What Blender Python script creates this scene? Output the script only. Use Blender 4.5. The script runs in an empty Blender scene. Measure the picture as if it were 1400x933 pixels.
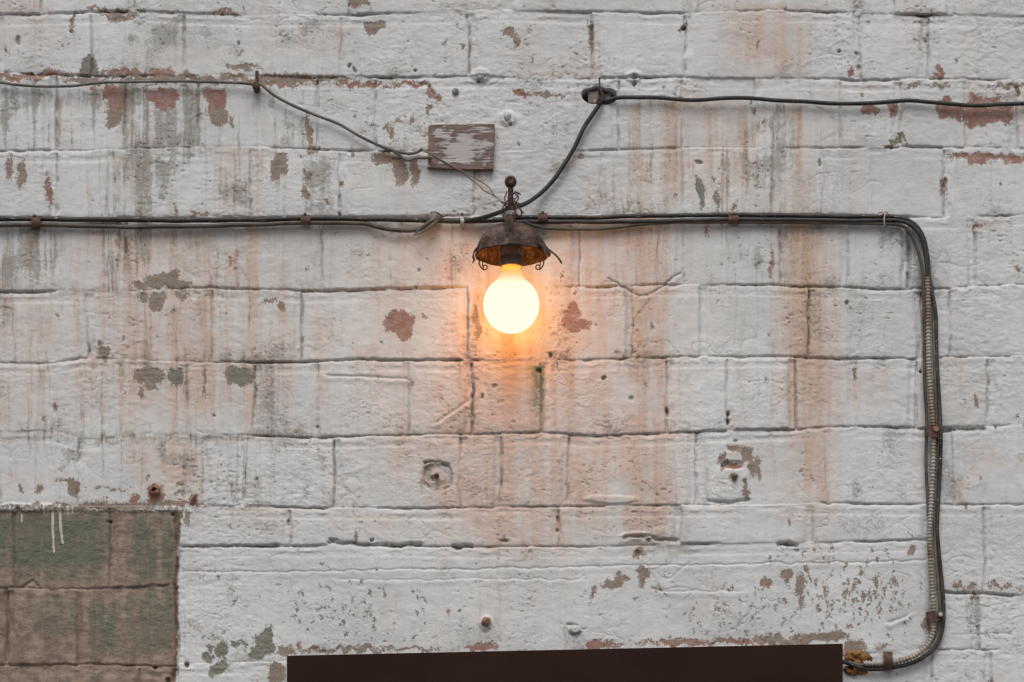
import bpy, bmesh, math, random
import numpy as np
from mathutils import Vector, Matrix

random.seed(7)
S = bpy.context.scene
COL = S.collection
PX = 0.0012                 # metres on the wall for one pixel of the 1400 px wide survey drawing
ZC = 2.60                   # height of the middle of the surveyed wall area
CAM_D, CAM_Z = 4.2, 1.50    # photographer: distance to the wall, eye height


def P(px, py, off=0.0):
    """Survey coordinates + distance off the wall -> world point."""
    x = (px - 700) * PX
    z = ZC - (py - 466.5) * PX
    k = (CAM_D - off) / CAM_D
    return Vector((x * k, -off, CAM_Z + (z - CAM_Z) * k))


# ------------------------------------------------------------------ materials
class NT:
    def __init__(self, name):
        self.m = bpy.data.materials.new(name)
        self.m.use_nodes = True
        self.t = self.m.node_tree
        self.t.nodes.clear()
        self.out = self.t.nodes.new('ShaderNodeOutputMaterial')
        self.b = self.t.nodes.new('ShaderNodeBsdfPrincipled')
        self.t.links.new(self.b.outputs[0], self.out.inputs[0])
        self.tc = self.t.nodes.new('ShaderNodeTexCoord')

    def set(self, sock, v):
        if hasattr(v, 'is_output') or isinstance(v, bpy.types.NodeSocket):
            self.t.links.new(v, sock)
        else:
            if isinstance(v, (tuple, list)) and len(v) == 3 and sock.type == 'RGBA':
                v = (*v, 1)
            sock.default_value = v

    def vec(self, scale=(1, 1, 1), loc=(0, 0, 0), src='Object'):
        n = self.t.nodes.new('ShaderNodeMapping')
        self.t.links.new(self.tc.outputs[src], n.inputs[0])
        n.inputs['Scale'].default_value = scale
        n.inputs['Location'].default_value = loc
        return n.outputs[0]

    def noise(self, scale, detail=3, rough=0.55, vec=None, dist=0.0):
        n = self.t.nodes.new('ShaderNodeTexNoise')
        self.t.links.new(vec if vec is not None else self.tc.outputs['Object'], n.inputs['Vector'])
        n.inputs['Scale'].default_value = scale
        n.inputs['Detail'].default_value = detail
        n.inputs['Roughness'].default_value = rough
        n.inputs['Distortion'].default_value = dist
        return n.outputs['Fac']

    def voro(self, scale, vec=None, feature='F1'):
        n = self.t.nodes.new('ShaderNodeTexVoronoi')
        n.feature = feature
        self.t.links.new(vec if vec is not None else self.tc.outputs['Object'], n.inputs['Vector'])
        n.inputs['Scale'].default_value = scale
        return n.outputs['Distance']

    def math(self, op, a, b=0.0, clamp=False):
        n = self.t.nodes.new('ShaderNodeMath')
        n.operation = op
        n.use_clamp = clamp
        self.set(n.inputs[0], a)
        self.set(n.inputs[1], b)
        return n.outputs[0]

    def ramp(self, f, lo, hi, a=0.0, b=1.0):
        n = self.t.nodes.new('ShaderNodeMapRange')
        n.interpolation_type = 'SMOOTHSTEP'
        self.set(n.inputs['Value'], f)
        n.inputs['From Min'].default_value = lo
        n.inputs['From Max'].default_value = hi
        n.inputs['To Min'].default_value = a
        n.inputs['To Max'].default_value = b
        return n.outputs[0]

    def mix(self, f, a, b, mode='MIX'):
        n = self.t.nodes.new('ShaderNodeMix')
        n.data_type = 'RGBA'
        n.blend_type = mode
        self.set(n.inputs[0], f)
        self.set(n.inputs[6], a)
        self.set(n.inputs[7], b)
        return n.outputs[2]

    def attr(self, name):
        n = self.t.nodes.new('ShaderNodeAttribute')
        n.attribute_name = name
        return n.outputs['Fac']

    def bump(self, h, dist=0.001, strength=1.0, prev=None):
        n = self.t.nodes.new('ShaderNodeBump')
        n.inputs['Distance'].default_value = dist
        n.inputs['Strength'].default_value = strength
        self.set(n.inputs['Height'], h)
        if prev is not None:
            self.t.links.new(prev, n.inputs['Normal'])
        return n.outputs[0]

    def done(self, color, rough=0.6, metal=0.0, normal=None, spec=0.3):
        self.set(self.b.inputs['Base Color'], color)
        self.set(self.b.inputs['Roughness'], rough)
        self.set(self.b.inputs['Metallic'], metal)
        self.b.inputs['Specular IOR Level'].default_value = spec
        if normal is not None:
            self.t.links.new(normal, self.b.inputs['Normal'])
        return self.m


def mat_wall():
    n = NT('old_white_wall_paint')
    fine = n.noise(330, 4, 0.6)
    mid = n.noise(60, 4, 0.55)
    big = n.noise(5, 3)
    streak = n.noise(1, 5, 0.7, n.vec((62, 1, 9)))
    streak2 = n.noise(1, 3, 0.6, n.vec((60, 1, 2.2), (3, 0, 1)))
    brush = n.noise(1, 5, 0.65, n.vec((85, 1, 150)))
    cauli = n.noise(140, 3, 0.65, dist=0.8)

    c = n.mix(n.ramp(big, 0.35, 0.65), (0.548, 0.552, 0.545), (0.612, 0.617, 0.612))
    c = n.mix(n.ramp(mid, 0.3, 0.75), c, n.mix(1.0, c, (0.93, 0.935, 0.945), 'MULTIPLY'))
    c = n.mix(n.math('MULTIPLY', n.ramp(brush, 0.55, 0.75), 0.3), c, (0.68, 0.68, 0.67))
    # washes and stains
    f = n.math('MULTIPLY', n.attr('pink'), n.ramp(n.math('ADD', n.math('MULTIPLY', streak2, 0.5), n.math('MULTIPLY', mid, 0.5)), 0.3, 0.65, 0.4, 1.15), True)
    c = n.mix(f, c, (0.55, 0.43, 0.372))
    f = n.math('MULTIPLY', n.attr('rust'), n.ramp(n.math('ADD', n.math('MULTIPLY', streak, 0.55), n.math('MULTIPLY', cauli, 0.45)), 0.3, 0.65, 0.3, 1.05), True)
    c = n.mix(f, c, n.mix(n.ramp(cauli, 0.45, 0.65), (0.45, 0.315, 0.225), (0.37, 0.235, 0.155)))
    g = n.math('ADD', n.attr('grime'), n.math('MULTIPLY', n.math('SUBTRACT', n.math('ADD', n.math('MULTIPLY', cauli, 0.5), n.math('MULTIPLY', fine, 0.5)), 0.5), 3.4))
    f = n.math('MULTIPLY', n.ramp(g, 0.2, 0.9), n.ramp(n.attr('grime'), 0.0, 0.6, 0.0, 0.75))
    c = n.mix(f, c, n.mix(n.ramp(mid, 0.35, 0.65), (0.285, 0.29, 0.28), (0.27, 0.245, 0.215)))
    f = n.math('MULTIPLY', n.attr('brown'), n.ramp(n.noise(1, 4, 0.65, n.vec((260, 1, 40))), 0.3, 0.65, 0.15, 1.0), True)
    c = n.mix(f, c, (0.235, 0.175, 0.13))
    f = n.math('MULTIPLY', n.attr('green'), n.ramp(cauli, 0.35, 0.6, 0.3, 1.0), True)
    c = n.mix(f, c, (0.20, 0.235, 0.175))
    # lost paint: signed fields in survey pixels, ragged by fine noise
    rag = n.math('ADD', n.math('MULTIPLY', n.math('SUBTRACT', fine, 0.5), 11.0),
                 n.math('MULTIPLY', n.math('SUBTRACT', cauli, 0.5), 7.0))

    def peel(name):
        return n.ramp(n.math('ADD', n.attr(name), rag), -0.35, 0.35)
    pb, pt, pm, bare = peel('peel_red'), peel('peel_taupe'), peel('peel_moss'), n.ramp(
        n.math('ADD', n.attr('bare'), rag), -0.5, 0.5)
    red = n.mix(n.ramp(mid, 0.35, 0.65), (0.285, 0.145, 0.112), (0.34, 0.225, 0.195))
    taupe = n.mix(n.ramp(mid, 0.3, 0.7), (0.215, 0.165, 0.13), (0.29, 0.235, 0.195))
    moss = n.mix(n.ramp(mid, 0.3, 0.7), (0.17, 0.165, 0.13), (0.235, 0.225, 0.19))
    cem = n.mix(n.ramp(n.math('ADD', n.math('MULTIPLY', mid, 0.75), n.math('MULTIPLY', streak2, 0.25)), 0.36, 0.64), (0.175, 0.128, 0.100), (0.315, 0.240, 0.190))
    cem = n.mix(n.math('MULTIPLY', n.ramp(fine, 0.5, 0.75), 0.4), cem, (0.38, 0.29, 0.22))
    fg = n.math('MULTIPLY', n.attr('oldgreen'), n.ramp(n.noise(1, 5, 0.75, n.vec((120, 1, 30))), 0.32, 0.6, 0.35, 1.0), True)
    cem = n.mix(fg, cem, (0.136, 0.139, 0.100))
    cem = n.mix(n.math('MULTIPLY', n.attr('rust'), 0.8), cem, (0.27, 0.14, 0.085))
    cem = n.mix(n.math('MULTIPLY', n.attr('brown'), 0.7), cem, (0.13, 0.085, 0.05))
    def rim(name):                                # dirt and painted-in shadow of the paint thickness along the broken edge
        q = n.math('ADD', n.attr(name), rag)
        return n.math('MULTIPLY', n.ramp(q, -1.1, -0.1), 0.42)
    for nm in ('peel_red', 'peel_taupe', 'peel_moss'):
        c = n.mix(rim(nm), c, (0.15, 0.115, 0.095))
    spots = n.ramp(n.noise(230, 4, 0.7), 0.5, 0.66)
    red = n.mix(n.math('MULTIPLY', spots, 0.6), red, (0.21, 0.155, 0.13))
    taupe = n.mix(n.math('MULTIPLY', spots, 0.55), taupe, (0.33, 0.28, 0.24))
    moss = n.mix(n.math('MULTIPLY', spots, 0.5), moss, (0.28, 0.26, 0.22))
    c = n.mix(pb, c, red)
    c = n.mix(pt, c, taupe)
    c = n.mix(pm, c, moss)
    c = n.mix(bare, c, cem)
    c = n.mix(n.ramp(n.attr('drip'), 0.35, 0.65), c, (0.50, 0.48, 0.43))
    # small chips
    sp = n.noise(1, 3, 0.55, n.vec((150, 1, 95), (5, 0, 2)))
    sp = n.ramp(n.math('ADD', sp, n.math('MULTIPLY', n.attr('speck'), 0.30)), 0.725, 0.745)
    c = n.mix(sp, c, n.mix(n.ramp(mid, 0.4, 0.6), (0.115, 0.10, 0.085), (0.20, 0.165, 0.14)))
    dd = n.math('MULTIPLY', n.attr('dirt'), n.ramp(n.noise(90, 4, 0.6), 0.36, 0.62, 0.1, 1.0), True)
    c = n.mix(dd, c, (0.115, 0.088, 0.066))
    lost = n.math('MAXIMUM', n.math('MAXIMUM', n.math('MAXIMUM', pb, pt), pm), sp)
    h = n.math('ADD', n.math('MULTIPLY', fine, 0.35), n.math('ADD', n.math('MULTIPLY', brush, 0.45),
                                                             n.math('MULTIPLY', cauli, 0.6)))
    h = n.math('MULTIPLY', h, n.ramp(n.noise(9, 3), 0.36, 0.62, 0.35, 1.25))
    h = n.math('ADD', h, n.math('MULTIPLY', n.math('MAXIMUM', lost, bare), n.math('MULTIPLY', fine, 0.9)))
    nb = n.bump(h, 0.0017, 0.8)
    nb = n.bump(n.math('SUBTRACT', 1.0, lost), 0.0006, 0.7, nb)
    rough = n.ramp(mid, 0.3, 0.7, 0.62, 0.85)
    return n.done(c, rough, 0, nb, 0.25)


def mat_rusty(name, a=(0.055, 0.036, 0.028), b=(0.13, 0.075, 0.05), pale=(0.30, 0.26, 0.23), pale_amt=0.25, scale=1.0):
    n = NT(name)
    big = n.noise(55 * scale, 5, 0.65)
    fine = n.noise(420 * scale, 4, 0.65)
    c = n.mix(n.ramp(big, 0.36, 0.64), a, b)
    c = n.mix(n.math('MULTIPLY', n.ramp(n.math('ADD', n.math('MULTIPLY', fine, 0.6), n.math('MULTIPLY', big, 0.4)), 0.53, 0.6), pale_amt), c, pale)
    c = n.mix(n.math('MULTIPLY', n.ramp(n.noise(130 * scale, 3), 0.55, 0.7), 0.5), c, (0.17, 0.075, 0.035))
    return n.done(c, n.ramp(fine, 0.3, 0.7, 0.55, 0.85), 0.15, n.bump(n.math('ADD', fine, big), 0.0012 / scale, 0.7), 0.35)


def mat_cable(name, base, dust, fleck=0.0):
    n = NT(name)
    f = n.noise(35, 3)
    c = n.mix(n.ramp(f, 0.35, 0.7), base, dust)
    if fleck:
        g = n.noise(1, 3, 0.6, n.vec((70, 400, 260)))
        c = n.mix(n.ramp(g, 0.72 - fleck, 0.75 - fleck), c, (0.52, 0.50, 0.47))
    c = n.mix(n.math('MULTIPLY', n.ramp(n.noise(300, 3), 0.5, 0.7), 0.35), c, (0.10, 0.08, 0.065))
    return n.done(c, 0.55, 0, n.bump(n.noise(260, 3), 0.0006, 0.6), 0.35)


def mat_conduit():
    n = NT('galvanised_strip')
    f = n.noise(14, 4, 0.6)
    c = n.mix(n.ramp(f, 0.38, 0.6), (0.40, 0.385, 0.355), (0.30, 0.25, 0.185))
    c = n.mix(n.math('MULTIPLY', n.ramp(n.noise(30, 4, vec=n.vec((1, 1, 1), (4, 2, 7))), 0.52, 0.66), 0.85), c, (0.16, 0.07, 0.045))
    c = n.mix(n.math('MULTIPLY', n.ramp(n.noise(400, 3), 0.5, 0.7), 0.4), c, (0.20, 0.16, 0.13))
    return n.done(c, 0.5, 0.25, n.bump(n.noise(500, 3), 0.0005, 0.5), 0.4)


def mat_wood():
    n = NT('flaking_painted_wood')
    grain = n.noise(1, 6, 0.72, n.vec((26, 40, 420)), 1.2)
    mid = n.noise(38, 4, 0.55, n.vec((1.1, 1, 2.2), (2.3, 0, 1.1)))
    w = n.mix(n.ramp(grain, 0.35, 0.65), (0.14, 0.085, 0.068), (0.29, 0.205, 0.175))
    keep = n.math('ADD', mid, n.math('MULTIPLY', n.math('SUBTRACT', grain, 0.5), 1.5))
    keep = n.math('ADD', keep, n.math('MULTIPLY', n.math('SUBTRACT', n.attr('worn'), 0.38), 0.40))
    k = n.math('MULTIPLY', n.ramp(keep, 0.46, 0.56), 0.92)
    c = n.mix(k, w, (0.50, 0.455, 0.445))
    return n.done(c, 0.75, 0, n.bump(n.math('ADD', n.math('MULTIPLY', grain, 1.2), k), 0.0012, 0.9), 0.2)


def mat_plain(name, a, b, scale=40, rough=0.6, bump=0.0006, metal=0.0, spec=0.3):
    n = NT(name)
    f = n.noise(scale, 5, 0.6)
    c = n.mix(n.ramp(f, 0.32, 0.68), a, b)
    return n.done(c, n.ramp(f, 0.3, 0.7, rough - 0.08, rough + 0.1), metal, n.bump(n.noise(scale * 6, 3), bump, 0.6), spec)


def mat_bulb():
    """Opal glass: its own even glow, and amber-tinted light of the filament passing through."""
    n = NT('opal_glass_lit')
    e = n.t.nodes.new('ShaderNodeEmission')
    tr = n.t.nodes.new('ShaderNodeBsdfTransparent')
    ad = n.t.nodes.new('ShaderNodeAddShader')
    g = n.t.nodes.new('ShaderNodeSeparateXYZ')
    n.t.links.new(n.tc.outputs['Object'], g.inputs[0])
    k = n.ramp(g.outputs[2], BULB_Z + 0.020, BULB_Z + 0.060, 1.0, 0.0)   # the neck thins out of the light towards the cap
    n.set(e.inputs['Color'], n.mix(k, (0.66, 0.27, 0.05), (0.84, 0.635, 0.56)))
    e.inputs['Strength'].default_value = 1.0
    tr.inputs['Color'].default_value = (0.55, 0.24, 0.06, 1)
    n.t.links.new(e.outputs[0], ad.inputs[0])
    n.t.links.new(tr.outputs[0], ad.inputs[1])
    n.t.links.new(ad.outputs[0], n.out.inputs[0])
    return n.m


def mat_pavement():
    n = NT('worn_concrete_paving')
    f = n.noise(3, 6, 0.65)
    c = n.mix(n.ramp(f, 0.3, 0.7), (0.20, 0.19, 0.18), (0.30, 0.29, 0.275))
    c = n.mix(n.math('MULTIPLY', n.ramp(n.noise(60, 3), 0.5, 0.7), 0.4), c, (0.14, 0.13, 0.12))
    return n.done(c, 0.85, 0, n.bump(n.noise(150, 4), 0.002, 0.6), 0.25)


def mat_asphalt():
    n = NT('asphalt')
    f = n.noise(200, 4, 0.7)
    c = n.mix(f, (0.035, 0.035, 0.036), (0.07, 0.068, 0.066))
    return n.done(c, 0.9, 0, n.bump(f, 0.003, 0.7), 0.2)


def mat_foam():
    n = NT('weathered_foam')
    f = n.noise(90, 5, 0.6)
    c = n.mix(n.ramp(f, 0.35, 0.62), (0.08, 0.038, 0.014), (0.28, 0.13, 0.038))
    return n.done(c, 0.8, 0, n.bump(n.noise(200, 4), 0.003, 0.8), 0.2)


# ------------------------------------------------------------------ mesh helpers
def obj(name, bm, mat, parent=None, smooth=True):
    """Link a bmesh (world coordinates) as one mesh object, under parent's origin if it has one."""
    if parent is None:
        co = [v.co for v in bm.verts]
        lo = Vector((min(c.x for c in co), max(c.y for c in co), min(c.z for c in co)))
        hi = Vector((max(c.x for c in co), max(c.y for c in co), max(c.z for c in co)))
        base = Vector(((lo.x + hi.x) / 2, hi.y, lo.z))
    else:
        base = ROOT_LOC[parent.name]
    bmesh.ops.recalc_face_normals(bm, faces=bm.faces)
    bmesh.ops.translate(bm, verts=bm.verts, vec=-base)
    me = bpy.data.meshes.new(name)
    bm.to_mesh(me)
    bm.free()
    if smooth:
        for p in me.polygons:
            p.use_smooth = True
        me.set_sharp_from_angle(angle=math.radians(42))
    me.materials.append(mat)
    o = bpy.data.objects.new(name, me)
    COL.objects.link(o)
    if parent is None:
        o.location = base
    else:
        o.parent = parent
    ROOT_LOC[o.name] = base
    return o


ROOT_LOC = {}


def tag(o, label, cat, group=None):
    o['label'] = label
    o['category'] = cat
    if group:
        o['group'] = group
    return o


def thing(name, loc, label, cat, group=None):
    o = bpy.data.objects.new(name, None)
    o.empty_display_size = 0.03
    COL.objects.link(o)
    o.location = loc
    ROOT_LOC[o.name] = Vector(loc)
    return tag(o, label, cat, group)


def smooth_path(pts, step):
    """Catmull-Rom through 3D points, resampled about every `step` metres."""
    pts = [Vector(p) for p in pts]
    ext = [pts[0] * 2 - pts[1]] + pts + [pts[-1] * 2 - pts[-2]]
    out = []
    for i in range(1, len(ext) - 2):
        a, b, c, d = ext[i - 1:i + 3]
        k = max(2, int((c - b).length / step + 0.5))
        for j in range(k):
            t = j / k
            out.append(0.5 * ((2 * b) + (c - a) * t + (2 * a - 5 * b + 4 * c - d) * t * t + (3 * b - a - 3 * c + d) * t ** 3))
    out.append(pts[-1])
    return out


def tube(bm, path, r, seg=10, rfun=None):
    up = None
    rings = []
    n = len(path)
    for i, p in enumerate(path):
        d = (path[min(i + 1, n - 1)] - path[max(i - 1, 0)]).normalized()
        if up is None:
            up = d.orthogonal().normalized()
        else:
            up = (up - d * up.dot(d))
            up = up.normalized() if up.length > 1e-6 else d.orthogonal().normalized()
        s = d.cross(up)
        rr = rfun(i, n) if rfun else r
        rings.append([bm.verts.new(p + (up * math.cos(2 * math.pi * k / seg) + s * math.sin(2 * math.pi * k / seg)) * rr)
                      for k in range(seg)])
    for a, b in zip(rings, rings[1:]):
        for k in range(seg):
            bm.faces.new((a[k], a[(k + 1) % seg], b[(k + 1) % seg], b[k]))
    bm.faces.new(rings[0][::-1])
    bm.faces.new(rings[-1])
    return bm


def lathe(bm, prof, centre, axis='Z', seg=40, closed_ends=True, wob=None):
    """prof: list of (r, h) along axis from centre."""
    rings = []
    for j, (r, h) in enumerate(prof):
        ring = []
        for k in range(seg):
            a = 2 * math.pi * k / seg
            q = 1.0 if wob is None else wob(a, j)
            x, y = r * q * math.cos(a), r * q * math.sin(a)
            v = (x, y, h) if axis == 'Z' else ((x, -h, y) if axis == 'Y' else (h, x, y))
            ring.append(bm.verts.new(Vector(centre) + Vector(v)))
        rings.append(ring)
    for a, b in zip(rings, rings[1:]):
        for k in range(seg):
            bm.faces.new((a[k], a[(k + 1) % seg], b[(k + 1) % seg], b[k]))
    if closed_ends:
        bm.faces.new(rings[0][::-1])
        bm.faces.new(rings[-1])
    return bm


def box(bm, lo, hi, bev=0.0, rot=None):
    m = Matrix.Diagonal((*(hi[i] - lo[i] for i in range(3)), 1))
    r = bmesh.ops.create_cube(bm, size=1, matrix=m)
    vs = r['verts']
    if bev:
        es = list({e for v in vs for e in v.link_edges})
        q = bmesh.ops.bevel(bm, geom=es, offset=bev, segments=2, affect='EDGES', profile=0.6)
        vs = list({v for f in q['faces'] for v in f.verts} | {v for v in vs if v.is_valid})
    c = Vector([(lo[i] + hi[i]) / 2 for i in range(3)])
    mm = Matrix.Translation(c) @ (rot if rot else Matrix.Identity(4))
    bmesh.ops.transform(bm, matrix=mm, verts=vs)
    return bm


def slab(bm, pts, off0, off1, bev=0.0):
    """A plate with a survey outline `pts`, from off0 to off1 off the wall."""
    f = [bm.verts.new(P(x, y, off1)) for x, y in pts]
    b = [bm.verts.new(Vector((v.co.x, -off0, v.co.z))) for v in f]
    fr = bm.faces.new(f)
    bm.faces.new(b[::-1])
    for i in range(len(f)):
        j = (i + 1) % len(f)
        bm.faces.new((f[i], b[i], b[j], f[j]))
    if bev:
        bmesh.ops.bevel(bm, geom=list(fr.edges), offset=bev, segments=2, affect='EDGES')
    return bm


def jitter(bm, amt, freq=60, seed=0):
    from mathutils import noise as mn
    for v in bm.verts:
        v.co += mn.noise_vector(v.co * freq + Vector((seed, seed * 2.3, 0))) * amt


# ------------------------------------------------------------------ the wall
def smooth01(t):
    t = np.clip(t, 0, 1)
    return t * t * (3 - 2 * t)


TABS = {}


def vn(X, Y, seed):
    if seed not in TABS:
        TABS[seed] = np.random.default_rng(seed).random((256, 256), dtype=np.float32)
    T = TABS[seed]
    fx, fy = np.floor(X), np.floor(Y)
    tx, ty = X - fx, Y - fy
    tx = tx * tx * (3 - 2 * tx)
    ty = ty * ty * (3 - 2 * ty)
    ix, iy = fx.astype(np.int32) & 255, fy.astype(np.int32) & 255
    jx, jy = (ix + 1) & 255, (iy + 1) & 255
    a = T[iy, ix] * (1 - tx) + T[iy, jx] * tx
    b = T[jy, ix] * (1 - tx) + T[jy, jx] * tx
    return a * (1 - ty) + b * ty


def fbm(X, Y, sx, sy, seed, octv=3, gain=0.5):
    """value noise about 0, range about -0.5..0.5; sx, sy = size of the largest lump in pixels"""
    s, amp, tot = 0, 1.0, 0
    u, v = X / sx, Y / sy
    for o in range(octv):
        s = s + amp * (vn(u, v, seed * 10 + o) - 0.5)
        tot += amp
        amp *= gain
        u, v = (u * 1.72 - v * 1.02) + 17.3, (u * 1.02 + v * 1.72) - 9.1
        if sx != sy and o == 0 and max(sx / sy, sy / sx) > 2.5:   # keep stretched noise stretched
            u, v = X / sx * 2.03 + 11.7, Y / sy * 2.03 + 5.1
        elif sx != sy and max(sx / sy, sy / sx) > 2.5:
            u, v = X / sx * 2.03 ** (o + 1) + 7.7 * o, Y / sy * 2.03 ** (o + 1) - 3.3 * o
    return s / tot


def build_wall():
    f32 = np.float32

    def axis(lo, hi, a, b, d, grow):
        core = np.arange(a, b, d)
        left, right = [], []
        x, st = a, d
        while x > lo:
            st = min(st * 1.25, grow)
            x -= st
            left.append(max(x, lo))
        x, st = core[-1], d
        while x < hi:
            st = min(st * 1.25, grow)
            x += st
            right.append(min(x, hi))
        return np.concatenate([left[::-1], core, right]).astype(f32)
    ys_max = 466.5 + (ZC + 0.25) / PX
    xs = axis(-2600, 4000, -60, 1460, 1.32, 34)
    ys = axis(-1500, ys_max, -30, 966, 1.16, 34)
    X, Y = np.meshgrid(xs, ys)
    nx, ny = len(xs), len(ys)
    Z0 = np.zeros_like(X)

    # ---- bed joints: (survey polyline) of the foot of each course
    beds = [
        [(0, 20), (120, 18), (190, 15), (350, 21), (480, 20), (700, 14), (960, 18), (1050, 14), (1220, 19), (1400, 22)],
        [(0, 99), (130, 104), (350, 103), (470, 106), (650, 104), (800, 107), (900, 105), (1060, 107), (1180, 109), (1280, 108), (1400, 109)],
        [(0, 206), (120, 206), (270, 202), (345, 201), (470, 206), (620, 208), (850, 205), (930, 202), (1060, 203), (1210, 202), (1250, 200), (1400, 203)],
        [(0, 297), (200, 298), (400, 297), (600, 296), (800, 294), (1000, 293), (1240, 296), (1300, 298), (1400, 294)],
        [(0, 399), (75, 398), (180, 399), (290, 393), (350, 396), (450, 397), (620, 393), (800, 392), (930, 389), (1060, 390), (1130, 393), (1240, 396), (1330, 392), (1400, 389)],
        [(0, 496), (75, 497), (110, 488), (190, 494), (300, 496), (420, 494), (520, 492), (640, 492), (780, 493), (930, 488), (1060, 487), (1150, 491), (1250, 490), (1300, 489), (1400, 487)],
        [(0, 590), (70, 589), (110, 600), (200, 596), (340, 597), (430, 598), (560, 595), (645, 594), (740, 591), (810, 596), (930, 591), (1010, 587), (1090, 586), (1200, 583), (1270, 585), (1400, 582)],
        [(0, 694), (150, 692), (280, 692), (420, 694), (560, 695), (690, 694), (780, 693), (900, 691), (1050, 691), (1120, 688), (1260, 690), (1400, 690)],
    ]
    bx = [np.array(b, dtype=f32) for b in beds]
    lines = [np.interp(xs, b[:, 0], b[:, 1]) for b in bx]
    ups = [lines[0] - 97 * (k + 1) for k in range(16)][::-1]
    downs = [lines[-1] + 104 * (k + 1) for k in range(24)]
    L = ups + lines + downs                     # generic courses outside the surveyed area
    k0 = len(ups)                               # index of first surveyed bed
    kz = k0 + 7                                 # index of the 693 bed
    left = xs < 243
    mid = (xs >= 243) & (xs < 1275)
    right = xs >= 1275
    d1 = np.where(left, np.interp(xs, [0, 120, 243], [803, 806, 799]), np.where(mid, np.interp(xs, [250, 350, 480, 640, 830, 960, 1110, 1270], [748, 747, 745, 748, 748, 743, 742, 738]), np.interp(xs, [1285, 1380], [808, 815])))
    d2 = np.where(left, np.interp(xs, [0, 130, 240], [909, 908, 911]), np.where(mid, np.interp(xs, [245, 390, 1150, 1270], [908, 905, 897, 884]), np.interp(xs, [1285, 1400], [888, 890])))
    L[kz + 1], L[kz + 2] = d1, d2
    for k in range(3, 25):
        if kz + k < len(L):
            L[kz + k] = d2 + 102 * (k - 2)
    L = np.array(L, dtype=f32)

    surveyed = {
        0: [185, 475, 700, 957, 1221, 1306],
        1: [125, 250, 466, 640, 809, 936, 1176, 1268],
        2: [77, 172, 272, 432, 514, 845, 932, 1032, 1149, 1231, 1320, 1391],
        3: [77, 155, 342, 465, 649, 822, 935, 1070, 1126, 1290],
        4: [76, 172, 324, 439, 535, 617, 792, 935, 1067, 1159, 1242, 1332],
        5: [119, 290, 410, 640, 865, 957, 1105, 1262, 1299],
        6: [75, 166, 258, 347, 435, 558, 645, 740, 912, 993, 1087, 1172, 1252, 1350],
        7: [107, 278, 334, 455, 630, 685, 777, 950, 1131, 1302],
        8: [150, 242, 395, 764, 930, 1111, 1270, 1345],
        9: [11, 106, 242, 1275, 1338],
        10: [60, 190, 242, 1275, 1355],
    }
    strong = {(1, 809): .9, (2, 77): .8, (4, 439): .6, (4, 1242): 1.0, (4, 1332): .8, (4, 324): .7, (6, 435): .8, (6, 645): 1.0, (6, 258): .8, (6, 558): .6,
              (6, 1087): .9, (3, 465): .7, (3, 1290): 1.0, (0, 1306): .9, (2, 1391): .8, (7, 777): .7, (7, 278): .5, (8, 764): .9, (8, 150): .8,
              (8, 242): 1., (9, 242): 1., (9, 11): .8, (6, 75): .5, (5, 1262): .9, (6, 1252): .8, (9, 1338): .8, (8, 1111): .6, (5, 119): .8, (1, 466): .55,
              (3, 822): .5, (7, 1131): .6, (10, 1355): .9, (1, 1268): .7, (4, 792): .5, (5, 957): .4, (5, 1299): .7, (10, 242): .9}
    rng = np.random.default_rng(11)

    wobA = fbm(X, Y, 60, 60, 1, 3)
    wobB = fbm(X, Y, 13, 13, 2, 3)
    lump = fbm(X, Y, 26, 20, 3, 4, 0.6)
    grit = fbm(X, Y, 9, 5, 4, 3, 0.7)
    wave = fbm(X, Y, 150, 110, 5, 2)
    vstr = fbm(X, Y, 7, 130, 6, 3, 0.6)
    vbig = fbm(X, Y, 26, 260, 7, 3, 0.6)
    patchn = fbm(X, Y, 45, 45, 8, 3, 0.55)
    hstr = fbm(X, Y, 46, 8, 9, 3, 0.6)

    H = np.zeros_like(X)
    DIRT = np.zeros_like(X)
    TONE = np.zeros_like(X)
    brush = np.clip(0.5 + 1.2 * patchn, 0.15, 1)
    brush = np.clip(0.30 + 2.0 * fbm(X, Y, 170, 130, 51, 2) + .9 * patchn, 0.05, 1)
    H += 0.0036 * wave + 0.0018 * lump + 0.0022 * grit * brush + 0.0004 * hstr
    pits = np.clip(fbm(X, Y, 4.2, 3.4, 14, 2) - 0.31 + 0.42 * patchn + .2 * wave, 0, .15)
    H -= 0.010 * pits
    DIRT = np.maximum(DIRT, np.clip(pits * 5, 0, .55))
    for sx_, sd_ in ((34, 15), (19, 16)):            # wrinkles and hair cracks in the paint skin
        q = fbm(X, Y, sx_ * 1.4, sx_, sd_, 2)
        f = np.exp(-(q / 0.016) ** 2) * np.clip(-0.25 + 3.2 * fbm(X, Y, 70, 60, sd_ + 30, 2), 0, 1)
        H -= 0.0011 * f
        H += 0.0007 * np.exp(-((q - .05) / 0.03) ** 2) * (f > 0) * np.clip(2 * patchn + .3, 0, 1)
        DIRT = np.maximum(DIRT, 0.30 * f)

    # courses
    row = np.zeros(X.shape, dtype=np.int32)
    for k in range(len(L)):
        row += (Y > L[k][None, :])
    # rows: cells between bed k-1 and bed k have row == k
    for k in range(len(L) + 1):
        rk = k - k0
        if rk in surveyed:
            heads = list(surveyed[rk])
            e = heads[0] - 130
            while e > -2600:
                heads.insert(0, e)
                e -= rng.integers(95, 240)
            e = heads[-1] + 140
            while e < 4000:
                heads.append(e)
                e += rng.integers(95, 240)
        else:
            heads = []
            e = -2600 + rng.integers(0, 150)
            while e < 4000:
                heads.append(int(e))
                e += rng.integers(95, 240)
        y0 = L[k - 1] if k > 0 else np.full(nx, -5000, f32)
        y1 = L[k] if k < len(L) else np.full(nx, 9000, f32)
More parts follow.
